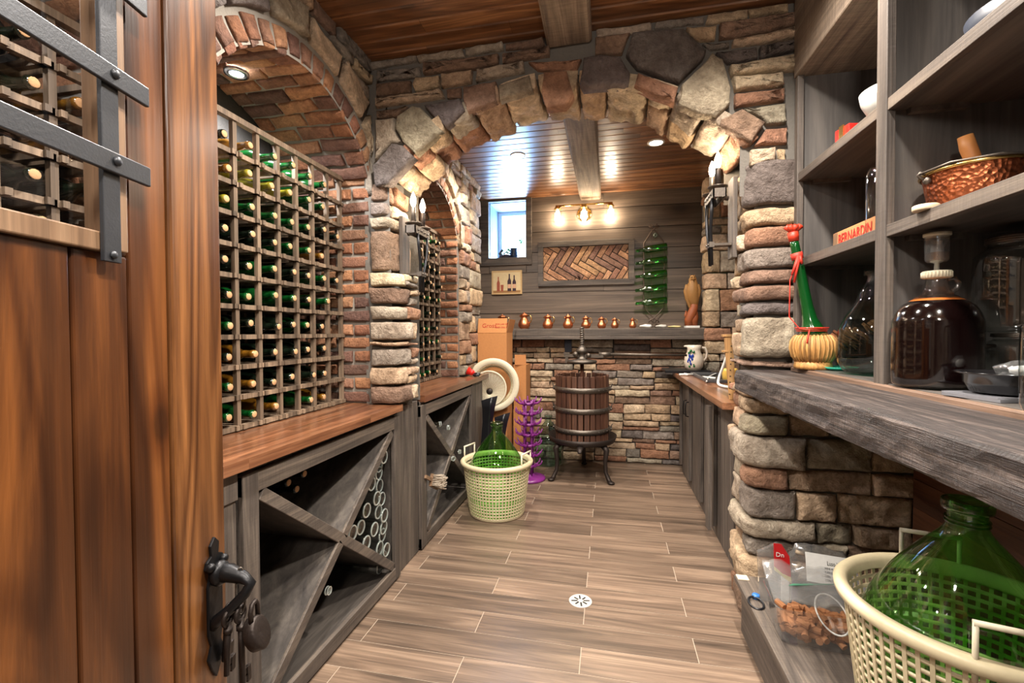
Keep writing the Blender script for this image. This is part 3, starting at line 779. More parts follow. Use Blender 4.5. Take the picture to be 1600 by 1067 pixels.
# ------------------------------------------------------------------ window
m = MB()
cx0, cx1, cz1, cz0 = onY(750, 350, YBACK).x, onY(831, 350, YBACK).x, onY(790, 299, YBACK).z, onY(790, 415, YBACK).z
def frame_mb(x0, x1, z0, z1, X0, X1, Z0, Z1, ya, yb):
    m = MB()
    for p in ([(x0, z0), (x1, z0), (X1, Z0), (X0, Z0)], [(X0, Z1), (X1, Z1), (x1, z1), (x0, z1)], [(x0, z0), (X0, Z0), (X0, Z1), (x0, z1)], [(X1, Z0), (x1, z0), (x1, z1), (X1, Z1)]):
        n = len(p); vs = [(a, ya, b) for a, b in p]+[(a, yb, b) for a, b in p]
        m.add(vs, [(0, 1, 2, 3), (7, 6, 5, 4)]+[(i, 4+i, 4+(i+1) % 4, (i+1) % 4) for i in range(4)])
    return m
wf = struct(frame_mb(cx0, cx1, cz0, cz1, WX0, WX1, WZ0, WZ1, YBACK-.022, YBACK).build('window_1', grey_x, bevel=.003))
YW = 5.22
m = MB(); e = .002
m.box(WX0-.01, WX0, YBACK, YW, WZ0, WZ1); m.box(WX1, WX1+.01, YBACK, YW, WZ0, WZ1); m.box(WX0, WX1, YBACK, YW, WZ1, WZ1+.01); m.box(WX0, WX1, YBACK, YW, WZ0-.01, WZ0)
m.build('window_reveal', simple('grey_blue_paint', lin(120, 134, 152), .5), wf)
frame_mb(WX0, WX1, WZ0, WZ1, WX0+.045, WX1-.045, WZ0+.045, WZ1-.045, YW-.05, YW).build('window_frame', white, wf)
m = MB(); m.quad((WX0+.04, YW-.02, WZ0+.04), (WX1-.04, YW-.02, WZ0+.04), (WX1-.04, YW-.02, WZ1-.04), (WX0+.04, YW-.02, WZ1-.04)); m.build('window_pane', pane_g, wf)

# ------------------------------------------------------------------ wooden mantel shelf on the back wall
m = MB(); m.box(-1.33, .885, 4.48, YBACK-.002, 1.262, 1.335); m.box(-1.33, .885, 4.48, 4.61, 1.228, 1.262)
mant = m.build('mantel_shelf', grey_x, bevel=.004); tag(mant, 'long dark grey timber ledge along the back wall carrying the copper pitchers', 'shelf')
p = onY(888, 545, 4.6)
# right side wall of the front part and outer enclosure
m = MB(); m.box(XR+.0, XR+.05, -1.7, YB, 0, ZC); struct(m.build('wall_right_front', backwood))
m = MB(); m.box(-1.9, -1.87, -1.7, 4.9, 0, ZC); struct(m.build('wall_outer_lining', blackm))

# ------------------------------------------------------------------ left worktops and cabinets
ZT = .925
def butcher_top(name, label, x0, x1, y0, y1, zt, th, axis='Y', n=9, mat=None):
    m = MB(); r = random.Random(hash(name) % 97 if False else len(label)); w_ = (x1-x0)/n
    for i in range(n):
        y = y0
        while y < y1-.01:
            ln = min(r.uniform(.35, .9), y1-y)
            if y1-y-ln < .12: ln = y1-y
            m.box(x0+i*w_+.0002, x0+(i+1)*w_-.0002, y+.0002, y+ln-.0002, zt-th, zt); y += ln
    return tag(m.build(name, mat or butcher), label, 'worktop')
butcher_top('worktop', 'glossy brown butcher block worktop under the near wine rack, left side', -1.70, -1.06, -.1, 2.215, ZT, .034, n=16)
m = MB(); rng = random.Random(31)
for i in range(16):
    x0 = -1.70+i*.03925; y = 2.54; y1 = 4.02 if x0 > XL+.02 else 3.642
    while y < y1-.01:
        ln = min(rng.uniform(.35, .9), y1-y)
        if y1-y-ln < .12: ln = y1-y
        m.box(x0+.0002, x0+.03905, y+.0002, y+ln-.0002, ZT-.04, ZT); y += ln
tag(m.build('worktop', butcher), 'glossy brown butcher block worktop beyond the pillar, under the far wine rack', 'worktop')
XF = -1.085
def xcab(label, y0, yo0, yo1, y1, yend, z_op0=.075, z_op1=.80, slope=None):
    t = thing('wine_cabinet', label, 'cabinet', (XF, (y0+yend)/2, 0))
    W = lambda m, n, mat, bev=.0025: m.build(n, mat, t, bevel=bev, world=True)
    m = MB(); m.box(XF-.02, XF, y0, y1, .80, .865); W(m, 'rail', grey_y); m = MB(); m.box(XF-.02, XF, y0, y1, .012, z_op0); W(m, 'rail', grey_y)
    m = MB(); m.box(XF-.02, XF+.001, y0, yo0, 0.012, .868); W(m, 'stile', grey_z); m = MB(); m.box(XF-.02, XF+.001, yo1, y1, .012, .868); W(m, 'stile', grey_z)
    m = MB(); m.box(XF-.5, XF-.02, y0, y0+.02, 0.012, .888); m.box(XF-.5, XF-.02, y1-.02, y1, 0.012, .888); m.box(XF-.5, XF-.02, y0, y1, 0.02, .04)
    m.box(XF-.52, XF-.5, y0, y1, 0.012, .888); m.box(XF-.5, XF-.02, y0, y1, .868, .888); W(m, 'cabinet_body', smooth_y, 0)
    # the crossed shelves
    yc, zc = (yo0+yo1)/2, (z_op0+z_op1)/2
    a = math.atan2(z_op1-z_op0, yo1-yo0); D = math.hypot(z_op1-z_op0, yo1-yo0)
    for sgn, (s0, s1) in ((-1, (-D/2+.02, D/2-.02)), (1, (.013, D/2-.02)), (1, (-D/2+.02, -.013))):
        mt = T(XF, yc, zc) @ Matrix.Rotation(sgn*a, 4, 'X')
        m = MB(); m.box(-.48, -.012, s0, s1, -.012, .012, mt); W(m, 'cross_shelf', smooth_y)
        m = MB(); m.box(-.014, -.002, s0, s1, -.021, .021, mt); W(m, 'shelf_edge', grey_y)
    return t, yc, zc, a
m = MB(); m.box(XF-.03, XF-.012, .55, 1.155, .01, .80); m.box(XF-.03, XF-.004, .55, 1.155, .80, .888)
tag(m.build('end_panel', grey_z, bevel=.002), 'plain grey wood cabinet panel left of the near bottle cabinet, beside the open door', 'panel')
cab1 = xcab('grey wood bottle cabinet with crossed shelves under the near worktop', 1.167, 1.233, 2.165, 2.222, 2.222)
cab2 = xcab('grey wood cabinet with crossed shelves under the far worktop, by the green demijohn', 2.505, 2.585, 3.51, 3.57, 3.57)
m = MB(); m.box(XF-.03, XF-.01, 3.572, 3.86, .01, .885); m.box(XL+.06, XF-.01, 3.86, 3.88, .01, .885)
tag(m.build('end_panel', grey_z, bevel=.002), 'plain grey wood panel closing the far end of the left cabinets', 'panel')
m = MB(); m.box(-1.24, -1.105, 2.224, 2.503, 0.004, .90)
tag(m.build('partition_panel', grey_z, bevel=.002), 'upright grey wood panel between the two left cabinets, below the stone pillar', 'panel')

# ------------------------------------------------------------------ wine racks
PX = .116
def rack(label, y0, n, rows, depth=.30, x=-1.385):
    """y0 = first divider, n dividers, rows of holes"""
    t = thing('wine_rack', label, 'rack', (x, y0, ZT))
    zt = ZT+.02+rows*PX
    for k in range(n):
        y = y0+k*PX; m = MB()
        m.box(x-.018, x, y-.009, y+.009, ZT+.004, zt+.02); m.box(x-depth, x-depth+.018, y-.009, y+.009, ZT+.004, zt+.02)
        for r in range(rows):
            z = ZT+.016+r*PX
            for s in (-1, 1):
                if (k == 0 and s < 0) or (k == n-1 and s > 0): continue
                m.box(x-depth-.004, x+.012, y+s*.017-.0075, y+s*.017+.0075, z-.010, z+.008)
        m.build('divider', rackwood, t, world=True)
    for r in range(rows):
        z = ZT+.016+r*PX; m = MB(); k = 0
        for k in range(n-1):
            a = y0+k*PX
            m.box(x-.016, x+.004, a-.026, a+PX+.002 if k < n-2 else a+PX+.02, z-.011, z+.007)
        m.build('row_rail', rackwood, t, world=True)
    m = MB(); m.box(x-.02, x+.006, y0-.04, y0+(n-1)*PX+.03, zt, zt+.022); m.box(x-depth, x-depth+.02, y0-.04, y0+(n-1)*PX+.03, zt, zt+.022)
    m.build('top_rail', rackwood, t, world=True)
    return t
def bottle_profile(r=.0375, h=.30):
    return [(.0, .006), (r*.6, .002), (r*.92, 0), (r, .006), (r, h*.60), (r*.93, h*.67), (r*.62, h*.745), (.0155, h*.80), (.0142, h*.94), (.0162, h*.945), (.0162, h*.975), (.0145, h)]
def wine_bottle(label, mat, cork_on=True, r=.0375, h=.30, name='wine_bottle', loc=(0, 0, 0), cat='bottle', group=None, seg=20):
    t = thing(name, label, cat, loc, 0, group)
    MB().lathe(bottle_profile(r, h), seg).build('glass_body', mat, t)
    if cork_on: MB().lathe([(.0125, h-.02), (.0125, h+.0012), (.011, h+.002)], 12).build('cork', cork, t)
    return t
protos = {}
def rack_bottle(label, kind, y, z, x, group, rz=0):
    """lying on its side, neck towards the room"""
    mat = {'g': bottlegreen, 'd': bottledark, 'a': bottleamber, 'y': bottlegold}[kind]
    if kind not in protos: protos[kind] = o = wine_bottle(label, mat)
    else: o = tree_copy(protos[kind])
    o['label'] = label; o['group'] = group; o.location = (x-.285, y, z)
    o.rotation_euler = (0, PI/2+rng.uniform(-.03, .03), rng.uniform(-.03, .03)); return o
ORD = ['top', 'second', 'third', 'fourth', 'fifth', 'sixth', 'seventh', 'eighth', 'ninth', 'bottom']
ORDC = ['first', 'second', 'third', 'fourth', 'fifth', 'sixth', 'seventh', 'eighth', 'ninth']
KN = {'g': 'green', 'd': 'dark', 'a': 'amber', 'y': 'yellow-green'}
rng = random.Random(12)
# near rack: 8 bays, column 1 = nearest the far end
r1 = rack('grey-brown wooden lattice wine rack full of bottles in the near brick arch', 1.249, 9, 10)
pat = {0: 'ggggagg d ', 1: '', }
cols = [  # from the far end towards the camera, top row first
 '. ddddd.d.'.replace(' ', ''), 'ggdaggddda', 'ggggddgddg', 'gyggdgddd.', 'gygdggddda', 'aygddgdaag', 'daydddgdgg', 'dagddgddgg']
for ci, col in enumerate(cols):
    y = 1.249+PX*(8-ci-.5)
    for ri, kd in enumerate(col[:10]):
        if kd == '.': continue
        if ci == 0 and ri % 2: continue
        z = ZT+.016+(9-ri)*PX+.009+.0375
        rack_bottle('%s bottle in the near rack, %s row, %s column from the far end' % (KN[kd], ORD[ri], ORDC[ci]), kd, y+rng.uniform(-.012, .012), z, -1.385+rng.uniform(-.012, .016), 'bottles in the near wine rack')
# far rack: 8 bays of which the last five show
r2 = rack('grey-brown wooden lattice wine rack with bottles in the far brick arch', 2.67, 9, 10, x=-1.38)
cols2 = ['d.ddgd.gd.', 'gdddd.dd.d', 'gdddgdgddg', 'ddgdd.ddgg', 'dgddgd.ddg']
for ci, col in enumerate(cols2):
    y = 2.67+PX*(8-ci-.5)
    for ri, kd in enumerate(col):
        if kd == '.': continue
        rack_bottle('%s bottle in the far rack, %s row, %s column from the far end' % (KN[kd], ORD[ri], ORDC[ci]), kd, y+rng.uniform(-.012, .012), ZT+.016+(9-ri)*PX+.009+.0375, -1.38+rng.uniform(-.005, .03), 'bottles in the far wine rack')
# nearest rack, seen through the glass of the open door
r3 = rack('wooden lattice wine rack in the nearest arch, seen through the door glass', .09, 9, 10)
for ci in range(0, 6):
    y = .09+PX*(8-ci-.5)
    for ri in range(0, 6):
        kd = rng.choice('dddda')
        if rng.random() < .12: continue
        rack_bottle('%s bottle behind the door glass, nearest rack, %s row, %s column from the far end' % (KN[kd], ORD[ri], ORDC[ci]), kd, y, ZT+.016+(9-ri)*PX+.009+.0375, -1.385+rng.uniform(-.005, .03), 'bottles in the rack behind the door glass')


# ------------------------------------------------------------------ bottles lying in the near cabinet
clearb = None
pts = [(980,395),(947,465),(990,478),(878,552),(908,547),(970,560),(918,637),(965,635),(855,708),(930,715),(965,725),(998,752),(780,830),(840,797),(900,795),(943,828),(993,860),(862,878),(930,915),(962,935),(995,953)]
wh = ['topmost', 'second from the top', 'on the right below the top one', 'left bottle of the overlapping pair', 'right bottle of the overlapping pair', 'right of the overlapping pair',
      'left of the middle pair', 'right of the middle pair', 'by the cross shelf below the middle', 'centre of the heap', 'just right of the heap centre', 'against the right side in the heap middle',
      'lowest on the left', 'second from the left low down', 'third from the left low down', 'below the heap centre', 'right side, third from the bottom', 'resting low on the cross shelf', 'bottom row, left of three', 'bottom row, middle of three', 'bottom row, right of three']
PP = [onX(340+a/3.5575, 600+b_/3.5575, -1.10) for a, b_ in pts]
for p in PP: p.y = min(p.y, 2.105)
P0 = [p.copy() for p in PP]
for _ in range(60):
    for i in range(len(PP)):
        for j in range(i):
            dy, dz_ = PP[i].y-PP[j].y, PP[i].z-PP[j].z; d_ = math.hypot(dy, dz_)
            if d_ < .0765:
                s_ = (.0765-d_)/2/max(d_, 1e-4); PP[i].y = min(PP[i].y+dy*s_, 2.105); PP[i].z += dz_*s_; PP[j].y = min(PP[j].y-dy*s_, 2.105); PP[j].z -= dz_*s_
for i, p in enumerate(PP):
    p.z = max(P0[i].z-.012, min(P0[i].z+.012, p.z)); p.y = max(P0[i].y-.012, min(P0[i].y+.012, p.y))
    lab = 'empty clear bottle, round base showing, near cabinet: ' + wh[i]
    if i == 0:
        cb = wine_bottle(lab, clear_g, False); o = cb; q = MB(); q.tube([(.0315*math.cos(a), .0315*math.sin(a), .004) for a in [2*PI*k/28 for k in range(28)]], .0042, 8, True); q.build('thick_base', glass_rim, cb)
        q = MB(); q.tube([(.0150*math.cos(a), .0150*math.sin(a), .289) for a in [2*PI*k/20 for k in range(20)]], .0032, 8, True); q.tube([(.0150*math.cos(a), .0150*math.sin(a), .299) for a in [2*PI*k/20 for k in range(20)]], .0022, 8, True); q.build('lip', glass_rim, cb)
    else: o = tree_copy(cb)
    o['label'] = lab; o['group'] = 'empty clear bottles in the near cabinet'
    o.location = (p.x-rng.uniform(0, .04), p.y, p.z); o.rotation_euler = (0, -PI/2, 0)
for i, (a, b_) in enumerate([(417,771),(437,780),(448,788),(451,754),(464,764),(476,740)]):
    p = onX(a, b_, -1.20); lab = 'dark bottle lying deep in the near cabinet, upper left section, ' + ['first from the left', 'second from the left', 'lowest by the shelf', 'upper one in the middle', 'fourth from the left', 'farthest right'][i]
    o = tree_copy(protos['d']); o['label'] = lab; o['group'] = 'dark bottles in the near cabinet'; o.location = (p.x-.30, p.y, p.z); o.rotation_euler = (0, PI/2, 0)
p = onX(515, 923, -1.11); o = tree_copy(cb); o['label'] = 'single clear bottle lying in the lower section of the near cabinet'; o['group'] = 'lone bottles low in the near cabinet'; o.location = (p.x-.30, p.y, p.z); o.rotation_euler = (0, PI/2, 0)
# far cabinet
for i, (a, b_, lab, rz, ry) in enumerate([(689.6, 662, 'clear bottle slanting in the upper section of the far left cabinet', -.35, -8), (702, 668, 'clear bottle, neck out, in the upper section of the far left cabinet, right one', 0, 0),
      (719.6, 706, 'clear bottle, neck out at the right of the cross in the far left cabinet', 0, 0), (709, 717, 'clear bottle lying on the cross shelf, pointing out, far left cabinet', .55, 3)]):
    p = onX(a, b_, -1.07); q = tree_copy(cb); q['label'] = lab; q['group'] = 'clear bottles in the far cabinet'
    L_ = Vector((0, 0, 1)); e = Matrix.Rotation(-rz, 4, 'Z') @ Matrix.Rotation(PI/2+math.radians(ry), 4, 'Y'); d = e @ Vector((0, 0, 1)); q.location = p - d*.30; q.rotation_euler = e.to_euler()
# brush
p = onX(685, 753, -1.05); t = thing('bottle_brush', 'pale bristled brush sticking out of the far left cabinet', 'brush', (p.x, p.y, p.z)); m = MB(); r_ = random.Random(3)
bm = Matrix.Rotation(-.5, 4, 'X')
for i in range(11):
    for j in range(7):
        a = bm @ Vector((-.02+r_.uniform(-.004, .004), -.055+i*.011, -.03+j*.01)); b_ = a+Vector((.055, r_.uniform(-.008, .02), r_.uniform(-.012, .012))); m.tube([a, b_], [.0035, .002], 5)
m.build('bristles', simple('bristle_beige', lin(178, 164, 146), .8), t); m = MB(); m.box(-.035, -.018, -.065, .065, -.038, .038, bm); m.box(-.034, -.02, -.16, -.06, -.01, .01, bm); m.build('handle', trimwood, t)

# ------------------------------------------------------------------ the open plank door in the foreground (plane parallel to the camera's view direction)
DY = math.radians(12.0)
dd = .51
DX = Vector((math.cos(YAW), math.sin(YAW), 0)); DF = Vector((-math.sin(YAW), math.cos(YAW), 0))
door = thing('door_1', 'open varnished brown plank door with barred window in the left foreground', 'door', DX*(-dd), YAW); door['kind'] = 'structure'
del door['label']; del door['category']
# local: +Y runs away from the camera in the door plane, +X towards the room; front face at x=0
def zc_at(px): return dd*FPX/(800-px)
E = {n: zc_at(px) for n, px in dict(far=347, st=268, p1=207, p2=118).items()}
far, st, p1, p2 = E['far'], E['st'], E['p1'], E['p2']
def dz(y, zc): return 1.3+(519-y)*zc/FPX
m = MB(); m.box(-.045, 0, st+.0015, far, .01, 2.25); m.build('door_stile', stilewood, door, bevel=.004)
win_b = dz(366, zc_at(120)); wy = zc_at(181)     # bottom of the window, far side of the window opening
def plank(y0, y1, z0, z1): q = MB(); q.box(-.040, -.004, y0+.0012, y1-.0012, z0, z1); q.build('door_plank', doorwood, door, bevel=.003)
plank(p1, st, .01, 2.25); plank(p2, p1, .01, win_b-.012); plank(.375, p2, .01, win_b-.012); plank(.28, .375, .01, win_b-.012); plank(.18, .28, .01, win_b-.012)
q = MB(); q.box(-.040, -.004, zc_at(184), p1-.001, win_b-.012, 2.25); q.build('door_plank', doorwood, door, bevel=.003)
q = MB(); q.box(-.038, 0.002, zc_at(181)+.0, zc_at(202), win_b-.008, 2.1); q.build('window_trim', trimwood, door, bevel=.002)
q = MB(); q.box(-.036, .004, .18, zc_at(155)+.03, win_b-.012, win_b+.012); q.build('window_trim', trimwood, door, bevel=.002)
q = MB(); q.quad((-.025, .15, win_b), (-.025, wy, win_b), (-.025, wy, 2.1), (-.025, .15, 2.1)); q.build('door_glass', smoke_g, door)
q = MB(); q.box(.005, .011, zc_at(153), zc_at(180), dz(407, zc_at(166)), 2.2); 
for z in (dz(396, zc_at(166)), ): q.ball((.0125, zc_at(166), z), .005, 10, sc=(.6, 1, 1))
q.build('upright_bar', flatiron, door, bevel=.001)
def hbar(px, y, thick, nm='cross_bar', ysh=0.0):
    z = dz(y, zc_at(px)); q = MB(); q.box(.012, .018, .10, zc_at(221), z-thick/2, z+thick/2); q.ball((.019, zc_at(166), z+.002), .006, 10, sc=(.7, 1, 1)); q.ball((.019, .32, z), .006, 10, sc=(.7, 1, 1)); q.build(nm, flatiron, door, bevel=.0015)
hbar(231, 281, .026); hbar(231, 161, .026); hbar(226, 22, .026)
# brace low on the door
q = MB(); q.prism([(.30, .30), (.34, .27), (st-.005, .70), (st-.005, .76)], 0, .012, Matrix(((0, 0, 1, -.004), (1, 0, 0, 0), (0, 1, 0, 0), (0, 0, 0, 1)))); q.build('diagonal_brace', stilewood, door, bevel=.002)
# iron thumb-lever handle
hy = zc_at(326); hz = lambda y: dz(y, hy)
q = MB(); TR = Matrix(((0, 0, 1, 0), (1, 0, 0, 0), (0, 1, 0, 0), (0, 0, 0, 1)))
zt_, zb_ = hz(839), hz(1045)
pl = [(0, 0), (.011, -.012), (.009, -.03), (.020, -.036), (.024, -.046), (.016, -.054), (.012, -.060), (.018, -.08), (.018, -.16), (.012, -.18), (.02, -.20), (.012, -.22), (0, -.24)]
pl = pl + [(-a, b_) for a, b_ in reversed(pl[1:-1])]
q.prism([(hy+a, zt_+b_) for a, b_ in pl][::-1], 0, .005, TR)
for s in (-1, 1): q.ball((.008, hy+s*.017, zt_-.045), .008, 10)
q.build('handle_plate', iron, door, bevel=.001)
q = MB(); c = Vector((0, hy, zt_))
q.tube([c+Vector(v) for v in ((.004, 0, -.062), (.03, 0, -.062), (.055, -.002, -.070), (.066, -.004, -.078), (.060, -.008, -.092), (.035, -.012, -.118), (.015, -.014, -.135), (.008, -.012, -.15))], [.017, .015, .010, .009, .0085, .0085, .010, .006], 12)
q.ball(c+Vector((.012, 0, -.062)), .021, 14, sc=(.6, 1, 1)); q.build('door_handle', iron, door)
# ring of old keys and a padlock hanging on the handle
kw = door.matrix_world if False else Matrix.Translation(door.location) @ Matrix.Rotation(YAW, 4, 'Z')
hp = kw @ (c+Vector((.052, -.002, -.064)))
keys = thing('key_ring', 'wire ring with old iron keys and a padlock hanging on the door handle', 'keys', hp, YAW)
q = MB(); q.tube([(.010*math.sin(a)*.6-.004, .004*math.sin(a), -.028+.040*math.cos(a)) for a in [2*PI*k/24 for k in range(24)]], .0016, 6, True)
q.build('ring', grill, keys)
for k, (dx, dy, ln, tl) in enumerate(((-.014, -.012, .105, 4), (.000, -.002, .125, -2), (-.024, .004, .095, 8))):
    q = MB(); mt = T(dx-.004, dy, -.062) @ RX(tl*.6) @ RY(tl)
    q.tube([(0, .012*math.cos(a), -.004+.012*math.sin(a)) for a in [2*PI*k2/14 for k2 in range(14)]], .0038, 7, True, mt)
    q.tube([(0, 0, -.014), (0, 0, -ln)], [.0052, .0045], 9, mat=mt); q.tube([(0, 0, -.022), (0, 0, -.030)], .0072, 9, mat=mt)
    q.box(-.002, .002, .002, .020, -ln+.002, -ln+.010, mt); q.box(-.002, .002, .002, .016, -ln+.014, -ln+.024, mt); q.box(-.003, .003, .010, .020, -ln-.002, -ln+.024, mt)
    q.build('key', castiron, keys)
q = MB(); mt = T(.020, .004, -.075)
q.lathe([(0, -.006), (.02, -.011), (.023, -.008), (.023, .008), (.02, .011), (0, .006)], 22, mt @ T(0, 0, -.028) @ RY(70) @ Matrix.Scale(1.25, 4, (1, 0, 0)))
q.build('padlock', castiron, keys)
q = MB(); q.tube([mt @ Vector(v) for v in ((-.003, -.010, -.006), (-.004, -.011, .012), (-.004, -.006, .024), (-.004, .004, .026), (-.004, .010, .016), (-.003, .010, -.006))], .004, 8); q.build('shackle', castiron, keys)

# ------------------------------------------------------------------ recessed light in the near vault, ceiling cans
p = Vector((-1.52, 1.64, 2.3875))
t = thing('vault_light', 'round recessed spotlight shining in the brick vault above the near wine rack', 'light', p)
q = MB(); q.lathe([(.026, .002), (.028, -.006), (.046, -.006), (.048, .004)], 28, cap=False); q.build('trim_ring', steel, t); q = MB(); q.lathe([(0, -.003), (.028, -.003)], 24, cap=False); q.build('lens', coolens, t)
light('vault_spot', 'SPOT', (-1.52, 1.64, 2.370), 40, (.95, .97, 1.0), .03, spot=160, blend=.6)
light('vault_spot_far', 'SPOT', (-1.52, 3.10, 2.375), 16, WARM, .03, spot=160, blend=.6)
light('vault_spot_nearest', 'SPOT', (-1.52, .40, 2.375), 16, (.95, .97, 1.0), .03, spot=160, blend=.6)
def can(px, py, label):
    p = onZ(px, py, CEIL-.002); t = thing('ceiling_light', label, 'light', (p.x, p.y, CEIL))
    q = MB(); q.lathe([(.046, -.002), (.048, -.006), (.062, -.005), (.064, .002)], 28, cap=False); q.build('trim_ring', white, t); q = MB(); q.lathe([(0, -.004), (.047, -.004)], 24, cap=False); q.build('lens', lens, t); return p
can(809, 243, 'round recessed ceiling light left of the beam beyond the arch'); can(1025, 223, 'round recessed ceiling light right of the beam beyond the arch')
# ------------------------------------------------------------------ tall shelf unit on the right
SX0, SX1 = .775, 1.235
BT = 1.147                       # top of the unit's deck
su = thing('shelf_unit', 'tall grey wood open shelving on the right, above the rough beam ledge', 'shelves', (1.0, 1.5, BT))
def sp(name, boxes, mat, bev=.0015):
    for b_ in boxes:
        q = MB(); q.box(*b_); q.build(name, mat, su, bevel=bev, world=True)
sp('end_panel', [(SX0+.025, SX1, 2.145, 2.163, BT, 2.37)], smooth_z)
sp('divider_panel', [(SX0+.025, SX1, 1.522, 1.540, BT, 2.37), (SX0+.025, SX1, .60, .618, BT, 2.37), (SX0+.025, SX1, -.30, -.28, BT, 2.37)], smooth_z)
sp('back_panel', [(SX1-.012, SX1, -.28, 2.145, BT, 2.37)], smooth_z)
sp('post', [(SX0, SX0+.024, 1.503, 1.553, BT-.03, 2.37), (SX0, SX0+.024, .585, .635, BT-.03, 2.37)], grey_z, .002)
sp('end_post', [(SX0, SX0+.024, 2.130, 2.163, BT-.03, 2.37)], grey_z, .002)
for (y0, y1) in ((1.541, 2.144), (.619, 1.521), (-.279, .599)):
    for z in (1.962, 1.602): 
        q = MB(); q.box(SX0+.022, SX1-.013, y0, y1, z-.030, z); q.build('shelf', smooth_y, su, world=True)
        q = MB(); q.box(SX0+.004, SX0+.024, y0+.011, y1-.011, z-.033, z+.001); q.build('shelf_edge', grey_y, su, bevel=.0015, world=True)
        q = MB(); q.box(SX0+.06, SX0+.2, y1-.02, y1, z-.045, z-.030); q.build('shelf_cleat', smooth_y, su, world=True)
sp('deck', [(SX0+.012, SX1, -.3, 2.163, BT-.02, BT)], smooth_y)
sp('deck_molding', [(SX0-.008, SX0+.012, -.3, 2.163, BT-.030, BT-.002)], moldwood, .004)
q = MB(); q.box(.77, SX1, -.8, 2.163, 2.37, ZC-.002); q.build('header_beam', beamwood, su, bevel=.006, world=True)
# rough sawn beam ledge below it
q = MB(); rr = random.Random(9); n = 90; y0, y1 = -.7, 2.185
vs = []; prof = [(.90, 1.040), (.556, 1.040), (.551, 1.048), (.551, 1.072), (.551, 1.098), (.552, 1.121), (.558, 1.128), (.66, 1.130), (.82, 1.130)]
for i in range(n+1):
    y = y0+(y1-y0)*i/n
    for j, (x, z) in enumerate(prof):
        a = .005*noise.noise((y*4, j*1.3, 0))+.004*noise.noise((y*22, j*2.1, 4)) if 0 < j < 8 else 0
        vs.append((x+a*(1 if j < 6 else .2), y, z+a*.5))
m_ = len(prof)
fs = [(i*m_+k, (i+1)*m_+k, (i+1)*m_+k+1, i*m_+k+1) for i in range(n) for k in range(m_-1)]
fs += [tuple(range(m_-1, -1, -1)), tuple(n*m_+k for k in range(m_))]
q.add(vs, [tuple(reversed(f)) for f in fs], smooth=False)
q.box(.90, 1.24, y0, y1, 1.040, 1.112)
tag(q.build('beam_ledge', bigbeam), 'thick rough-sawn dark timber ledge in front of the shelving on the right', 'ledge')
# wood backing below the ledge
q = MB()
for i in range(7): q.box(1.215, 1.235, -.7, 2.14, .24+i*.115, .24+i*.115+.113)
struct(q.build('wall_right_paneling', backwood, bevel=.001))

# ------------------------------------------------------------------ low bench cabinet below the ledge
BX, BZ = .535, .24
bt = thing('bench_cabinet', 'low grey wood bench cabinet with drawers under the rough ledge, right side', 'cabinet', (.85, 1.2, 0))
q = MB(); q.box(BX, 1.21, -.3, 2.12, BZ-.022, BZ); q.build('top_board', grey_y, bt, bevel=.003, world=True)
q = MB(); q.box(BX+.035, 1.21, -.3, 2.10, .0015, BZ-.022); q.build('body', grey_y, bt, world=True)
for y0 in (1.36, .62, -.12):
    q = MB(); q.box(BX+.014, BX+.034, y0, y0+.70, .03, BZ-.03); dr = q.build('drawer', grey_y, bt, bevel=.003, world=True)
for y0 in (1.36, .62):
    q = MB(); c = Vector((BX+.010, y0+.05+(.0 if y0 > 1 else 0), .15))
    q.tube([c+Vector(v) for v in ((0, 0, .035), (-.02, 0, .028), (-.026, 0, 0), (-.02, 0, -.028), (0, 0, -.035))], .006, 8); q.ball(c+Vector((0, 0, .035)), .011, 10); q.ball(c+Vector((0, 0, -.035)), .011, 10)
    q.build('drawer_pull', iron, bt, world=True)

# ------------------------------------------------------------------ base cabinets of the right back alcove
CX = .64
rc = thing('base_cabinet', 'grey wood base cabinets with panel doors under the right-hand worktop beyond the arch', 'cabinet', (.9, 3.5, 0))
q = MB(); q.box(CX+.03, 1.24, 2.56, 4.44, .0015, .885); q.build('body', grey_z, rc, world=True)
for k, y0 in enumerate((2.575, 3.05, 3.525, 4.0)):
    y1 = y0+.465; q = MB(); w_ = .055; x0, x1 = -.022, 0
    mt = T(CX+.028, y0, 0) if k else T(CX+.028, y0, 0) @ RZ(6)
    q.box(x0, x1, 0, w_, .07, .84, mt); q.box(x0, x1, .465-w_, .465, .07, .84, mt); d = q.build('door', grey_z, rc, bevel=.002, world=True)
    q = MB(); q.box(x0, x1, w_, .465-w_, .07, .07+w_, mt); q.box(x0, x1, w_, .465-w_, .84-w_, .84, mt); q.box(x0+.012, x1-.002, w_, .465-w_, .07+w_, .84-w_, mt); q.build('door_panel', grey_z, d, bevel=.001, world=True)
    if k in (1, 3):
        q = MB(); c = mt @ Vector((x0-.002, .05, .66)); q.tube([c+Vector(v) for v in ((.0, 0, .06), (-.022, 0, .056), (-.026, 0, 0), (-.022, 0, -.056), (0, 0, -.06))], .005, 8); q.build('door_pull', iron, rc, world=True)
    if k == 2:
        q = MB(); c = mt @ Vector((x0-.002, .42, .66)); q.tube([c+Vector(v) for v in ((.0, 0, .06), (-.022, 0, .056), (-.026, 0, 0), (-.022, 0, -.056), (0, 0, -.06))], .005, 8); q.build('door_pull', iron, rc, world=True)
butcher_top('worktop', 'lighter brown butcher block worktop right of the arch, beside the white jug', .586, 1.235, 2.56, 4.46, ZT, .036, n=8)
q = MB(); q.box(1.24, 1.249, 2.54, 4.47, ZT, 1.35); struct(q.build('wall_right_splash', oldmortar))
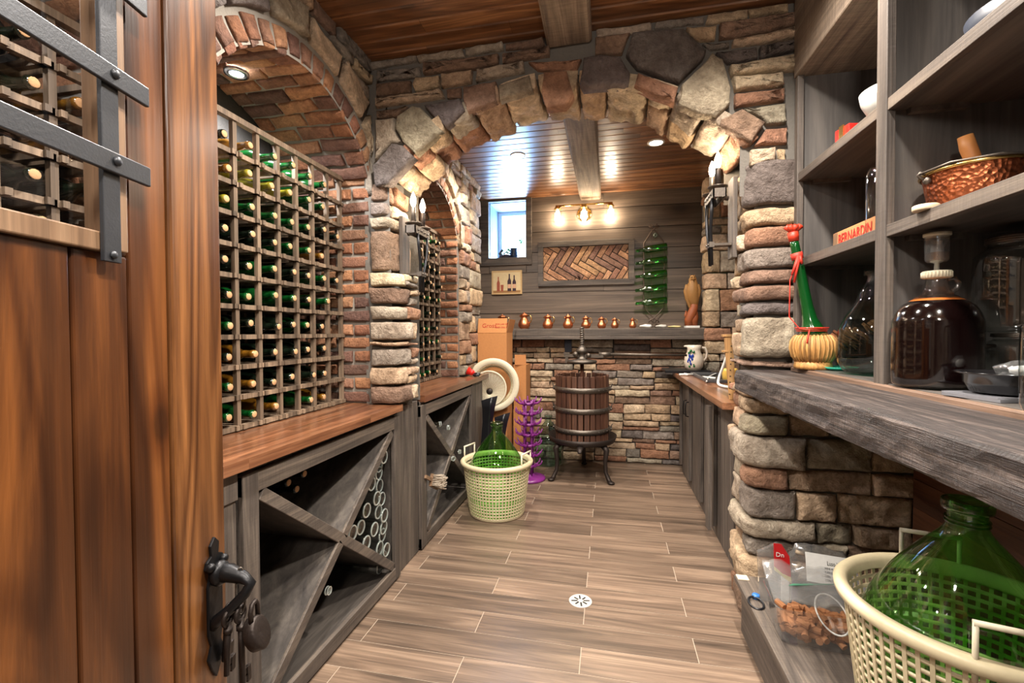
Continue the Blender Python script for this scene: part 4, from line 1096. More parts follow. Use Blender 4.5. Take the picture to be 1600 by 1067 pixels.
# sink let into the worktop: dark rim and basin front
sk = thing('sink', 'grey sink rim set in the right-hand worktop behind the tubing', 'sink', (.93, 3.85, ZT))
q = MB(); 
for (a, b_, c, d) in ((.70, 1.18, 3.55, 3.575), (.70, 1.18, 4.175, 4.20), (.70, .725, 3.575, 4.175), (1.155, 1.18, 3.575, 4.175)): q.box(a, b_, c, d, ZT+.001, ZT+.022)
q.build('rim', simple('sink_grey', lin(92, 92, 94), .4, .3), sk, bevel=.002, world=True)
q = MB(); q.box(.725, 1.155, 3.575, 4.175, ZT+.001, ZT+.004); q.build('basin', simple('sink_dark', lin(44, 44, 46), .3, .6), sk, world=True)
# black slab under the jug
p = onY(1032, 575, 4.45)
q = MB(); q.box(.50, .89, 4.30, 4.60, ZT+.001, ZT+.026); tag(q.build('black_tray', blackp, bevel=.004), 'flat black tray under the white jug, overhanging the right-hand worktop', 'tray')
# white jug with painted grapes
jp = onY(1084, 577, 4.40)
jg = thing('ceramic_jug', 'cream ceramic jug with blue and green painted decoration on a black tray', 'jug', (jp.x, 4.40, ZT+.026), .0)
q = MB(); q.lathe([(.0, 0), (.062, 0), (.078, .03), (.086, .075), (.078, .125), (.058, .165), (.056, .19), (.068, .225), (.064, .225), (.052, .19), (.054, .165), (.0, .16)], 28); q.ball((-.062, 0, .215), .022, 10, sc=(1.2, .7, .5)); q.build('body', ceramic, jg)
q = MB(); q.tube([(.055, 0, .205), (.095, 0, .20), (.112, 0, .16), (.105, 0, .11), (.082, 0, .075)], [.012, .011, .010, .010, .011], 10); q.build('handle', ceramic, jg)
q = MB()
for i, (a, z) in enumerate(((-1.9, .10), (-2.1, .08), (-2.0, .12), (-2.25, .10), (-2.2, .13), (-1.85, .13), (-2.05, .06), (-2.35, .08))): q.ball((.079*math.cos(a), .079*math.sin(a), z), .018, 8, sc=(.6, .6, 1))
q.build('painted_grapes', blueg, jg); q = MB()
for a, z in ((-1.75, .165), (-2.1, .175), (-2.3, .155), (-1.75, .055), (-2.2, .035), (-1.7, .04)): q.ball((.074*math.cos(a), .074*math.sin(a), z), .018, 8, sc=(.7, .6, .8))
q.build('painted_leaves', greeng, jg)
# things on the right worktop
p = onZ(1072, 585, ZT+.012)
t = thing('bottle_valve', 'small white plastic valve lying on the right-hand worktop before the jug', 'valve', (p.x, p.y, ZT+.012), .3)
q = MB(); q.tube([(-.06, 0, 0), (.06, 0, 0)], .009, 8); q.tube([(0, -.03, 0), (0, .03, .004)], .008, 8); q.ball((0, 0, 0), .013, 8); q.build('body', white, t)
def arc(pts, n=10):
    P = [Vector(p) for p in pts]; P = [P[0]*2-P[1]]+P+[P[-1]*2-P[-2]]; out = []
    for i in range(1, len(P)-2):
        for k in range(n):
            t = k/n; a, b_, c, d = P[i-1:i+3]
            out.append(.5*((2*b_)+(c-a)*t+(2*a-5*b_+4*c-d)*t*t+(3*b_-a-3*c+d)*t**3))
    return out+[P[-2]]
hz_ = ZT+.012
def PZ(x, y, z=hz_): return onZ(x, y, z)
a1 = PZ(1131, 604); a2 = onX(1128, 575, a1.x+.05)
q = MB(); q.tube(arc([PZ(1160, 606), PZ(1140, 605), PZ(1124, 601), onX(1123, 592, PZ(1124, 601).x+.02), onX(1130, 572, PZ(1124, 601).x+.05), onX(1138, 550, PZ(1124, 601).x+.08), onX(1142, 535, PZ(1124, 601).x+.10)]), .0095, 10)
tag(q.build('siphon_tube', white), 'white plastic siphon hose bent up from the right-hand worktop', 'hose')
q = MB(); q.tube(arc([PZ(1104, 596), PZ(1108, 589), PZ(1118, 584), PZ(1128, 583), PZ(1138, 584)]), .006, 8); q.tube([PZ(1098, 589), PZ(1118, 591)], .009, 8)
tag(q.build('racking_cane', white), 'thin white plastic cane curling across the right-hand worktop', 'hose')
p = onZ(1134, 598, ZT); 
t = thing('measuring_jug', 'small yellow translucent plastic jug behind the white hose', 'jug', (p.x+.04, p.y+.05, ZT+.001)); yl = simple('yellow_plastic', lin(214, 176, 84), .35)
q = MB(); q.lathe([(0, 0), (.040, 0), (.052, .03), (.055, .08), (.050, .10), (.047, .10), (.049, .05), (0, .02)], 20); q.build('body', yl, t)
# tall wooden wine paddle leaning in the corner of the pier
pa = onY(1146, 500, 2.66); pb = onY(1142, 596, 2.66)
t = thing('wooden_bracket', 'pale perforated wooden stirring board standing behind the stone pillar on the worktop', 'board', (pb.x+.01, 2.68, ZT+.001))
q = MB(); q.prism([(-.012, 0), (.02, 0), (.006, .345), (-.040, .345)], 0, .012, Matrix(((1, 0, 0, 0), (0, 0, 1, 0), (0, 1, 0, 0), (0, 0, 0, 1)))); 
q.build('board', olive, t, bevel=.001)
q = MB(); q.box(-.052, .03, -.006, .018, .345, .358); q.build('crossbar', olive, t, bevel=.001); q = MB(); q.box(-.05, -.02, -.004, .016, .26, .27); q.build('peg', olive, t, bevel=.001)
q = MB(); 
for i in range(9): q.lathe([(0, .0), (.0035, 0), (.0035, .002), (0, .002)], 8, T(-.012+.001*i, -.0005, .03+i*.033) @ RX(90))
q.build('holes', blackm, t)

# ------------------------------------------------------------------ things on the shelf deck (z = BT)
def lab_at(p, z): return (p.x, p.y, z)
# long-necked straw bottle
p = onZ(1268, 566, BT); cy = 2.04; p = onY(1270, 566, cy)
px_ = p.x
ch = thing('straw_bottle', 'straw-wrapped green wine bottle with very long neck and red ribbon on the deck', 'bottle', (px_, cy, BT+.001), 0); ch.scale = (1.03, 1.03, 1.05)
q = MB(); q.lathe([(0, 0), (.062, 0), (.066, .010), (.062, .026), (.056, .030)], 28); q.build('straw_foot', straw, ch)
q = MB()
prof = [(.056, .026), (.070, .05), (.077, .08), (.074, .105), (.062, .125), (.055, .128)]
q.lathe(prof, 36)
for k in range(30):
    a = 2*PI*k/30; q.tube([((r+.001)*math.cos(a), (r+.001)*math.sin(a), z) for r, z in prof], .0042, 5)
q.build('straw_wrap', straw, ch)
lean = -.075
path = [Vector((0, 0, .125)), Vector((-.004, 0, .16)), Vector((-.012, 0, .19)), Vector((-.022, 0, .24)), Vector((-.045, 0, .36)), Vector((-.066, 0, .47)), Vector((-.072, 0, .50))]
q = MB(); q.tube(path, [.052, .036, .026, .021, .0185, .0165, .0155], 18); q.build('glass_neck', bottlegreen, ch)
q = MB(); q.tube([(-.070, 0, .49), (-.074, 0, .525)], [.018, .020], 12)
for k in range(8): a = k*.8; q.tube([(-.073, 0, .522), (-.073+.028*math.cos(a), .02*math.sin(a), .548)], [.008, .011], 6)
q.build('red_seal', simple('red_wax', lin(180, 50, 24), .5), ch)
q = MB(); q.tube([(-.056, 0, .42), (-.062, 0, .445)], [.021, .021], 12)
for (a, b_) in (((-.06, -.02, .43), (-.085, -.025, .36)), ((-.06, -.02, .43), (-.075, -.02, .33)), ((-.058, -.02, .43), (-.05, -.025, .40))): q.tube([a, b_], [.008, .004], 6)
q.tube([(-.058, -.018, .42), (-.09, -.02, .34), (-.092, -.02, .2), (-.06, -.03, .155), (-.04, -.045, .15), (.01, -.055, .155)], .0022, 5)
for k in range(3): q.tube([((.050+.003*k)*math.cos(a)-.005, (.050+.003*k)*math.sin(a), .145+.006*k) for a in [2*PI*j/20 for j in range(20)]], .002, 5, True)
q.tube([(-.03, -.045, .15), (-.045, -.062, .10)], .003, 5)
q.build('red_ribbon', simple('red_ribbon', lin(190, 46, 30), .6), ch)
# clear demijohn with teal foot
cy = 1.80
p = onY(1370, 588, cy)
def demijohn(label, mat, loc, R, H, group=None, name='demijohn', rz=0, neck=.030, wall=.004, shape=0):
    t = thing(name, label, 'demijohn', loc, rz, group)
    if shape == 0: pf = [(0, .012*H), (R*.55, 0), (R*.80, .03*H), (R*.97, .13*H), (R, .26*H), (R*.96, .40*H), (R*.80, .56*H), (R*.52, .71*H), (neck*1.7, .82*H), (neck*1.15, .88*H), (neck, .93*H), (neck, .955*H), (neck*1.3, .958*H), (neck*1.3, H), (neck*.95, H)]
    else: pf = [(0, .012*H), (R*.7, 0), (R*.95, .03*H), (R, .10*H), (R, .46*H), (R*.90, .60*H), (R*.62, .75*H), (neck*1.3, .86*H), (neck, .90*H), (neck, .955*H), (neck*1.25, .958*H), (neck*1.25, H), (neck*.95, H)]
    # smooth the profile
    P = arc([(r, 0, z) for r, z in pf], 3); MB().lathe([(max(0, v.x), v.z) for v in P], 56, cap=False).build('glass_body', mat, t)
    return t
dj = demijohn('clear glass demijohn half hidden behind the shelf post, on the deck', teal_g, (p.x, cy, BT+.001), .118, .36)
q = MB(); q.lathe([(0, .012), (.075, .008), (.10, .03), (.112, .055), (.0, .055)], 36); q.build('liquid', glass('teal_water', (.55, .80, .70), (.3, .55, .45)), dj)
q = MB(); c = onY(1312, 562, 1.99); q.lathe([(0, .002), (.045, .002), (.062, .014), (.058, .014), (.043, .006), (0, .006)], 28, T(c.x, 1.99, BT)); tag(q.build('teal_dish', teal), 'small teal plastic dish on the deck behind the clear demijohn', 'dish')
# woven brown branch piece
c = onY(1322, 507, 2.05); t = thing('bark_piece', 'curled brown fibrous bark piece leaning at the back of the deck', 'bark', (c.x, 2.05, BT), .15)
q = MB(); r_ = random.Random(5)
for k in range(46):
    s = r_.random(); x = -.075+.28*s; z = .135+.07*s-.10*(s-.45)**2-.02*r_.random()
    q.tube([(x, r_.uniform(-.02, .02), z+.02), (x+.03, r_.uniform(-.03, 0), z-.01), (x+.06, -.02, z-.02-.02*r_.random())], [.006, .005, .002], 5)
q.build('fibres', simple('bark_fibre', lin(120, 72, 42), .9, bumpy=.6), t)
q = MB(); q.box(.02, .13, .0, .03, .001, .20); q.build('support', blackm, t)
# gallon jug of wine with airlock
cy = 1.425; c = onY(1461, 604, cy)
jg2 = thing('wine_jug', 'round-shouldered glass gallon jug full of dark red wine with an airlock', 'jug', (c.x, cy, BT+.001))
R = .093
pf = [(0, .006), (R*.7, 0), (R*.94, .006), (R, .028), (R, .165), (R*.96, .200), (R*.80, .232), (R*.55, .250), (R*.46, .258), (.034, .264), (.026, .285), (.0225, .305), (.0225, .318)]
P = arc([(r, 0, z) for r, z in pf], 3)
MB().lathe([(max(0, v.x), v.z) for v in P], 48, cap=False).build('glass_body', glass('jug_glass', (.9, .9, .88), (.5, .5, .48), base=.05), jg2)
P2 = [(max(0, v.x-.003), v.z+.002) for v in P if v.z < .246]; P2.append((0, P2[-1][1])); MB().lathe(P2, 48).build('wine', wine, jg2)
MB().lathe([(R*.62, .246), (R*.5, .253), (0, .253)], 36, cap=False).build('foam', amber, jg2)
q = MB(); q.tube([(.022, 0, .306), (.040, 0, .310), (.050, 0, .296), (.046, 0, .278), (.030, 0, .268)], [.006, .006, .006, .006, .007], 10); q.build('glass_handle', clear_g, jg2)
q = MB(); q.lathe([(0, .330), (.030, .330), (.031, .326), (.031, .312), (.028, .310)], 36); 
for k in range(28): a = 2*PI*k/28; q.tube([(.031*math.cos(a), .031*math.sin(a), .312), (.031*math.cos(a), .031*math.sin(a), .327)], .0015, 4)
q.build('screw_cap', plastic_l, jg2)
q = MB(); q.lathe([(.006, .30), (.006, .352), (.020, .356), (.0245, .362), (.0265, .43), (.0275, .432)], 28, cap=False); q.build('airlock_cup', clearp, jg2)
q = MB(); q.lathe([(0, .358), (.022, .359), (.0235, .382), (0, .382)], 24); q.build('airlock_fluid', glass('airlock_amber', (.85, .55, .25), (.5, .25, .08)), jg2)
q = MB(); q.lathe([(.0275, .428), (.029, .430), (.029, .436), (0, .437)], 28); q.lathe([(.014, .362), (.014, .415), (.0, .418)], 16); q.build('airlock_lid', clearp, jg2)
q = MB(); q.lathe([(.0275, .428), (.0292, .430), (.0292, .437), (0, .438)], 28); q.build('airlock_rim', plastic_l, jg2)
# booklet, black tray
def PB(x, y, z=BT): return onZ(x, y, z)
jg2.scale = (1, 1, .94)
c = Vector((.865, 1.20, BT)); q = MB(); q.box(-.09, .09, -.065, .065, .001, .008, T(c.x+.01, c.y+.02, BT) @ RZ(12)); q.box(-.088, .092, -.063, .067, .008, .010, T(c.x+.01, c.y+.02, BT) @ RZ(10))
tag(q.build('booklet', simple('booklet_cover', lin(104, 104, 108), .4)), 'thin grey-white booklet lying on the deck under the black dish', 'booklet')
c = Vector((.868, 1.215, 0))
bd = thing('black_dish', 'round black fluted plastic dish on a booklet at the right edge', 'dish', (c.x, c.y, BT+.011)); bd.scale = (.86, .86, .95)
q = MB(); vs = []; seg = 96
pr = [(0, .002), (.060, .002), (.070, .004), (.078, .022), (.084, .026), (.088, .046), (.100, .048), (.101, .051), (.087, .050), (.082, .028), (.0, .010)]
for (r, z) in pr:
    for k in range(seg):
        a = 2*PI*k/seg; rr_ = r+(.0018 if (k % 2 and .004 < z < .025 and .069 < r < .083) else 0); vs.append((rr_*math.cos(a), rr_*math.sin(a), z))
q.add(vs, [(i*seg+k, i*seg+(k+1) % seg, (i+1)*seg+(k+1) % seg, (i+1)*seg+k) for i in range(len(pr)-1) for k in range(seg)], smooth=True)
q.build('dish', blackdish, bd)
t = thing('plastic_bag', 'crumpled clear bag of pale packets lying in the black dish', 'bag', (c.x+.02, c.y+.01, BT+.011+.035))
q = MB(); q.ball((.02, .0, .02), .05, 14, sc=(1.1, .6, .4), jig=.4); q.build('bag', clearp, t); q = MB(); q.ball((.03, 0, .017), .04, 10, sc=(1, .5, .35), jig=.4); q.build('packets', paper, t)
# large glass jars at the right edge, stacked
def jar(label, loc, R, H, lidmat, group=None, threads=True, name='glass_jar'):
    t = thing(name, label, 'jar', loc, 0, group)
    pf = [(0, .008), (R*.8, 0), (R*.97, .012), (R, .03), (R, H*.72), (R*.93, H*.82), (R*.72, H*.88), (R*.68, H*.90), (R*.68, H*.95)]
    P = arc([(r, 0, z) for r, z in pf], 3); MB().lathe([(max(0, v.x), v.z) for v in P], 40, cap=False).build('glass_body', clear_g, t)
    q = MB(); q.lathe([(0, H*1.0), (R*.70, H*1.0), (R*.73, H*.99), (R*.73, H*.93), (R*.71, H*.925)], 48)
    for z in (.94, .96, .98): q.tube([(R*.735*math.cos(a), R*.735*math.sin(a), H*z) for a in [2*PI*k/40 for k in range(40)]], .0016, 5, True)
    q.build('lid', lidmat, t); return t
dark_lid = simple('tin_lid', lin(110, 100, 92), .35, .9)
c = PB(1600, 566); jy = 1.40
jx = onY(1596, 560, jy).x
jar('large clear glass jar standing on the deck at the right edge, under another jar', (jx, jy, BT+.001), .075, .145, dark_lid)
jar('large clear glass jar with metal lid stacked on top of another jar, right edge', (jx-.005, jy, BT+.148), .088, .245, dark_lid)
c = onY(1535, 560, 1.46); jar('small clear canning jar between the wine jug and the stacked jars', (c.x+.01, 1.475, BT+.001), .034, .115, dark_lid)
c = onY(1612, 560, 1.02); jar('tall clear glass jar cut by the right edge, in front of the black dish', (c.x+.04, 1.00, BT+.001), .06, .20, dark_lid)

# ------------------------------------------------------------------ things on the middle shelf (z = 1.618)
S1, S2 = 1.6025, 1.9635
cy = 1.40; c = onY(1522, 300, cy)
R = .101
cp = thing('copper_pot', 'hammered copper pot with brass rim on the middle shelf, right', 'pot', (c.x, cy, S1))
hm, nt, p_ = newmat('hammered_copper'); p_.inputs['Base Color'].default_value = (*lin(176, 102, 68), 1); p_.inputs['Metallic'].default_value = 1; p_.inputs['Roughness'].default_value = .38
tc = N(nt, 'ShaderNodeTexCoord'); vo = N(nt, 'ShaderNodeTexVoronoi'); vo.inputs['Scale'].default_value = 95; L(nt, tc.outputs['Object'], vo.inputs['Vector']); bump(nt, p_, vo.outputs['Distance'], .9, .004)
q = MB(); q.lathe([(0, .002), (R*.78, .0), (R*.84, .006), (R*.96, .075), (R*1.0, .10), (R*1.03, .105), (R*.97, .104), (R*.92, .07), (R*.80, .01), (0, .008)], 56); q.build('bowl', hm, cp)
q = MB(); q.tube([(R*1.04*math.cos(a), R*1.04*math.sin(a), .106) for a in [2*PI*k/48 for k in range(48)]], .0045, 8, True); q.build('rim', gold, cp)
for s in (-1, 1):
    q = MB(); q.ball((s*R*1.03, 0, .09), .010, 10); q.tube([(s*R*1.03, 0, .09), (s*R*1.2, 0, .100), (s*R*1.24, 0, .106), (s*R*1.2, 0, .112), (s*R*1.05, 0, .106)], .0035, 6); q.build('handle_lug', grill, cp)
q = MB(); q.tube([(-R*1.2, 0, .108), (-R*.9, -R*.62, .115), (-R*.2, -R*1.12, .112), (R*.6, -R*.98, .112), (R*1.15, -R*.2, .108)], .0028, 6); q.build('bail_handle', grill, cp)
c2 = onY(1563, 240, 1.36); t = thing('wooden_pestle', 'thick wooden pestle standing up in the copper pot', 'pestle', (cp.location.x+.02, cy+.03, S1+.014), 0); 
q = MB(); q.tube([(0.03, 0, .0), (.015, 0, .08), (-.015, 0, .165), (-.022, 0, .195)], [.017, .016, .018, .016], 16); q.build('shaft', simple('pestle_wood', lin(190, 128, 72), .5), t)
c = onZ(1432, 330, S1); q = MB(); q.lathe([(0, 0), (.026, 0), (.027, .003), (.027, .012), (.024, .014), (0, .014)], 24, T(c.x+.02, c.y, S1)); tag(q.build('wooden_disc', simple('pale_wood', lin(200, 180, 150), .6)), 'small pale round lid at the front of the middle shelf beside the post', 'lid')
# box with stencilled lettering (far compartment)
a = onX(1300, 380, .905); bxy = 1.80
ya_, yb_ = onX(1301, 380, .803).y, onX(1366, 350, .803).y
t = thing('wooden_box', 'small pine box with red stencilled lettering on the middle shelf, far compartment', 'box', (.859, (ya_+yb_)/2, S1), 0)
hl = (ya_-yb_)/2
q = MB(); q.box(-.055, .10, -hl, hl, .0005, .052); q.build('box', simple('box_pine', lin(196, 132, 84), .7), t, bevel=.002)
q = MB(); q.box(-.0565, -.055, hl-.035, hl-.006, .004, .050); q.build('end_block', trimwood, t)
vs, fs = text_mesh('BERNARDIN', .052, .0005)
q = MB(); wmax = max(v.x for v in vs); k = (2*hl-.055)/wmax
q.add(vs, fs, mat=Matrix(((0, 0, 1, -.0565), (-k, 0, 0, hl-.042), (0, .95, 0, .006), (0, 0, 0, 1)))); 
q.build('lettering', simple('stencil_red', lin(190, 30, 22), .7), t)
# clear cylinder behind the post (lower compartment)
c = onY(1368, 330, 1.72)
# tall clear glass tube
t = thing('glass_cylinder', 'tall clear glass cylinder on the middle shelf just behind the post', 'cylinder', (onY(1367, 330, 1.59).x+.012, 1.605, S1)); q = MB(); q.lathe([(0, .001), (.026, .001), (.028, .01), (.028, .17), (.022, .195), (.010, .20)], 24, cap=False); q.build('tube', clear_g, t)
# upper shelf: red block, white plate
c = onX(1329, 195, .83); t = thing('red_tin', 'bright red tin with a small metal clip on the upper shelf, far compartment', 'tin', (.83, c.y, S2), .2)
q = MB(); q.box(-.03, .03, -.035, .035, 0, .05); q.build('box', red, t, bevel=.002); q = MB(); q.box(-.034, -.03, -.012, .010, .0, .055); q.build('clip', gold, t)
t = thing('white_dish', 'white shallow dish standing on the upper shelf beside the red box', 'dish', (.885, 1.675, S2)); q = MB(); q.lathe([(0, 0), (.05, 0), (.085, .07), (.09, .10), (.086, .10), (.05, .012), (0, .01)], 36); q.build('bowl', white, t)
c = onX(1575, 10, .90); t = thing('slate_bowl', 'dark grey-blue rounded dish on the upper shelf, top right corner', 'dish', (.97, 1.30, S2)); q = MB(); q.lathe([(0, 0), (.06, 0), (.11, .05), (.12, .09), (.115, .09), (.06, .01), (0, .01)], 40); q.build('bowl', simple('slate', lin(38, 42, 52), .5), t)
# ------------------------------------------------------------------ demijohns in cream plastic baskets
def basket(label, loc, rz, Rt=.240, Rb=.190, H=.40, group=None, hz=.0):
    t = thing('plastic_basket', label, 'basket', loc, rz, group)
    def R(z): return Rb+(Rt-Rb)*(z/H)**.85
    q = MB(); nr = 60; nh = 15
    for k in range(nr):
        a = 2*PI*k/nr; wd = .0042; vs = []
        zs_ = [0.01+(H-.02)*i/6 for i in range(7)]
        for z in zs_:
            for (dr, s) in ((0, -1), (.004, -1), (.004, 1), (0, 1)):
                aa = a+s*wd/R(z); vs.append(((R(z)+dr)*math.cos(aa), (R(z)+dr)*math.sin(aa), z))
        q.add(vs, [(i*4+j, i*4+(j+1) % 4, (i+1)*4+(j+1) % 4, (i+1)*4+j) for i in range(6) for j in range(4)])
    for i in range(nh+1):
        z = .02+(H-.05)*i/nh; h = .0048
        q.lathe([(R(z)-.001, z-h), (R(z)+.0025, z-h), (R(z)+.0025, z+h), (R(z)-.001, z+h), (R(z)-.001, z-h)], 72, cap=False)
    q.build('lattice_wall', plastic, t)
    q = MB(); q.lathe([(0, .001), (Rb+.002, .001), (Rb+.006, .012), (Rb+.004, .020), (Rb-.004, .018), (Rb-.006, .008), (0, .006)], 60); q.build('base', plastic, t)
    q = MB(); q.lathe([(Rt-.014, H-.028), (Rt+.010, H-.030), (Rt+.020, H-.022), (Rt+.022, H-.006), (Rt+.012, H+.004), (Rt-.004, H+.004), (Rt-.012, H-.008), (Rt-.014, H-.028)], 72, cap=False); q.build('rim', plastic, t)
    for s in (-1, 1):
        q = MB(); aa = .26; r = Rt+.008
        p0 = Vector((s*r*math.cos(aa), r*math.sin(aa), H)); p1 = Vector((s*r*math.cos(aa), -r*math.sin(aa), H)); o = Vector((s*.022, 0, 0)); up = Vector((0, 0, .075))
        q.tube([p0-up*.6, p0+up], .0055, 8); q.tube([p1-up*.6, p1+up], .0055, 8); q.tube([p0+up+Vector((0, .004, 0)), p1+up-Vector((0, .004, 0))], .0065, 8); q.build('handle', plastic_l, t)
    return t
def big_demijohn(label, loc, mat, group=None, R=.215, H=.645):
    t = thing('demijohn', label, 'demijohn', loc, 0, group)
    pf = [(0, .03), (R*.45, .012), (R*.80, .03), (R*.97, .10), (R, .20), (R*.97, .29), (R*.86, .37), (R*.66, .445), (R*.42, .515), (.052, .560), (.040, .582), (.0375, .60), (.0375, .622)]
    P = arc([(r, 0, z) for r, z in pf], 4)
    q = MB(); q.lathe([(max(0, v.x), v.z*H/.645) for v in P]+[(.047, .622*H/.645), (.048, .628*H/.645), (.048, H-.002), (.044, H), (.036, H), (.035, .60*H/.645)], 72, cap=False); q.build('glass_body', mat, t)
    q = MB()
    for z in (H-.045, H-.054): q.tube([(.0395*math.cos(a), .0395*math.sin(a), z) for a in [2*PI*k/32 for k in range(32)]], .0028, 6, True)
    q.build('neck_rings', mat, t); return t
# right foreground, on the bench
d = ray(1500, 830); cyl = Vector((.842, 1.285, BZ))
basket('cream plastic lattice basket on the low bench, right foreground, holding a green demijohn', cyl, math.radians(75))
big_demijohn('large green glass demijohn in the basket on the low bench, right foreground', (cyl.x, cyl.y, BZ+.008), green_d)
# centre, on the floor
c = (-.79, 3.17, 0)
basket('cream plastic lattice basket on the floor before the cartons, with a green demijohn inside', c, math.radians(-18), H=.385)
big_demijohn('large green glass demijohn in the basket on the floor, left of the wine press', (c[0], c[1], .008), green_d)
# bluish carboy on the floor behind the purple tree
p = onZ(868, 740, 0); 
demijohn('bluish green glass carboy on the floor behind the purple rack, by the wine press', teal_g, (onY(856, 740, 4.40).x, 4.44, .001), .135, .48, name='glass_carboy', shape=1)
# bottle visible, dark, left of press? kept as photo shows

# ------------------------------------------------------------------ purple bottle drying tree
p = onZ(826, 748, 0)
bt_ = thing('bottle_tree', 'purple plastic bottle drying tree on a round purple base', 'drying rack', (p.x, p.y, 0))
q = MB(); q.lathe([(0, .001), (.145, .001), (.150, .008), (.146, .020), (.110, .030), (.055, .036), (.05, .05), (0, .05)], 48); q.build('base', purple, bt_)
HT = .70
q = MB()
for k in range(4): a = PI/4+k*PI/2; q.tube([(.045*math.cos(a), .045*math.sin(a), .04), (.045*math.cos(a), .045*math.sin(a), HT)], .010, 6)
q.build('column', purple, bt_)
for i in range(7):
    z = .12+i*.092; q = MB(); q.lathe([(.050, z-.012), (.062, z-.012), (.066, z), (.062, z+.012), (.050, z+.012)], 12, cap=False)
    for k in range(9):
        a = 2*PI*k/9+i*.3; c_, s_ = math.cos(a), math.sin(a)
        q.tube([(.06*c_, .06*s_, z), (.090*c_, .090*s_, z+.006), (.112*c_, .112*s_, z+.022), (.122*c_, .122*s_, z+.050)], [.009, .007, .006, .005], 6)
    q.build('peg_ring', purple, bt_)

# ------------------------------------------------------------------ cartons
def carton(label, x0, x1, y0, y1, z0, z1, rz=0, flaps=None, lean=0):
    t = thing('cardboard_box', label, 'box', ((x0+x1)/2, (y0+y1)/2, z0), rz)
    W_, D_, H_ = (x1-x0)/2, (y1-y0)/2, z1-z0; q = MB(); e = .004
    q.box(-W_, W_, -D_, -D_+e, 0, H_); q.box(-W_, W_, D_-e, D_, 0, H_); q.box(-W_, -W_+e, -D_+e, D_-e, 0, H_); q.box(W_-e, W_, -D_+e, D_-e, 0, H_); q.box(-W_+e, W_-e, -D_+e, D_-e, 0, e)
    q.build('carton', cardboard, t)
    if flaps == 'front':
        q = MB(); q.box(-W_+.002, W_-.002, -D_, -D_+e, 0, .10, T(0, 0, H_) @ RX(18) if False else T(0, -D_*0, H_)); q.build('flap', cardboard, t)
        q = MB(); mt = T(W_, 0, H_) @ RY(10); q.box(-e, 0, -D_, D_-.01, 0, .13, mt); q.build('flap', cardboard_d, t)
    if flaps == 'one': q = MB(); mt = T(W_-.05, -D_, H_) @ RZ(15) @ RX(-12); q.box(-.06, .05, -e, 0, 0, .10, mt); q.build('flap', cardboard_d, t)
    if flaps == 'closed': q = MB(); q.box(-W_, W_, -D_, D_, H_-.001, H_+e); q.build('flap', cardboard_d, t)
    return t
yb = 4.14
xa, xb = onY(741, 600, yb).x, onY(795, 600, yb).x; zt_ = onY(768, 520, yb).z
cb1 = carton('tall cardboard carton with red lettering standing behind the white basket', -1.212, xb-.02, yb, yb+.27, 0.001, zt_, 0)
fl_ = MB(); Hc = zt_-.001; W_ = (xb-.02+1.212)/2
mt = T(0, -.135, Hc) @ RX(-14)
fl_.box(-W_, W_, -.002, .002, 0, .14, mt); f_ = fl_.build('flap', cardboard, cb1)
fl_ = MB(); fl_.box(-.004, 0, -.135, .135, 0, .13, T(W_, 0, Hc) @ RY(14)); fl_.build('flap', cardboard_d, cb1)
for body, sx, sz, s in (('Gross', -.10, .050, .058), ('FOR USE OF', .03, .075, .022), ('BEER ONLY', .03, .045, .022)):
    vs, fs = text_mesh(body, s); q = MB(); q.add(vs, fs, mat=mt @ Matrix(((1, 0, 0, sx), (0, 0, -1, -.0032), (0, 1, 0, sz), (0, 0, 0, 1)))); q.build('print', redink, cb1)
x0, x1 = xb, onY(822, 600, 4.36).x; z1 = onY(810, 570, 4.36).z; z0 = onY(810, 640, 4.36).z
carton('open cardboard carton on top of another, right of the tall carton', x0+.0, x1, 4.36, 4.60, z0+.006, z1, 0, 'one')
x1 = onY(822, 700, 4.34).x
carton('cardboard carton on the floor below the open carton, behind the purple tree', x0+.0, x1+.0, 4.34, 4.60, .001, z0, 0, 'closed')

# ------------------------------------------------------------------ white ring basket lid with cone strainer, leaning
c0 = onY(770, 601, 4.06)
lp_ = thing('basket_lid', 'round cream plastic basket seen from its open top, leaning on the cartons', 'basket', (c0.x, 4.062, c0.z), 0)
MT = RZ(6) @ RX(86)
q = MB(); R = .245; q.lathe([(R-.058, .0), (R-.052, .008), (R-.006, .010), (R, .002), (R-.002, -.010), (R-.010, -.012), (R-.050, -.004), (R-.058, .0)], 64, MT, cap=False); q.build('rim', plastic_l, lp_)
q = MB()
for i in range(6):
    r = R-.062-i*.012*.3; z = -.005-i*.008; q.lathe([(r-.003, z-.005), (r+.001, z-.005), (r+.001, z+.005), (r-.003, z+.005), (r-.003, z-.005)], 48, MT, cap=False)
for k in range(40):
    a = 2*PI*k/40; q.tube([((R-.060)*math.cos(a), (R-.060)*math.sin(a), 0), ((R-.080)*math.cos(a), (R-.080)*math.sin(a), -.048)], .004, 5, mat=MT)
q.build('lattice_wall', plastic, lp_)
sc_ = thing('cone_strainer', 'round pale plastic cone strainer with centre hole inside the leaning basket', 'strainer', (c0.x-.035, 4.050, c0.z-.035), 0)
q = MB(); R2 = .165; q.lathe([(R2-.012, .004), (R2, .008), (R2+.002, -.004), (R2-.006, -.010), (R2-.012, .004)], 56, MT, cap=False); q.build('rim', plastic_l, sc_)
q = MB()
for i in range(13):
    f = i/13; r = (R2-.012)*(1-f)+.03*f; z = -.002-.035*f; cz_ = -.03*f
    q.lathe([(r-.0035, z-.002), (r+.0035, z-.002), (r+.0035, z+.002), (r-.0035, z+.002), (r-.0035, z-.002)], 44, MT @ T(0, cz_, 0), cap=False)
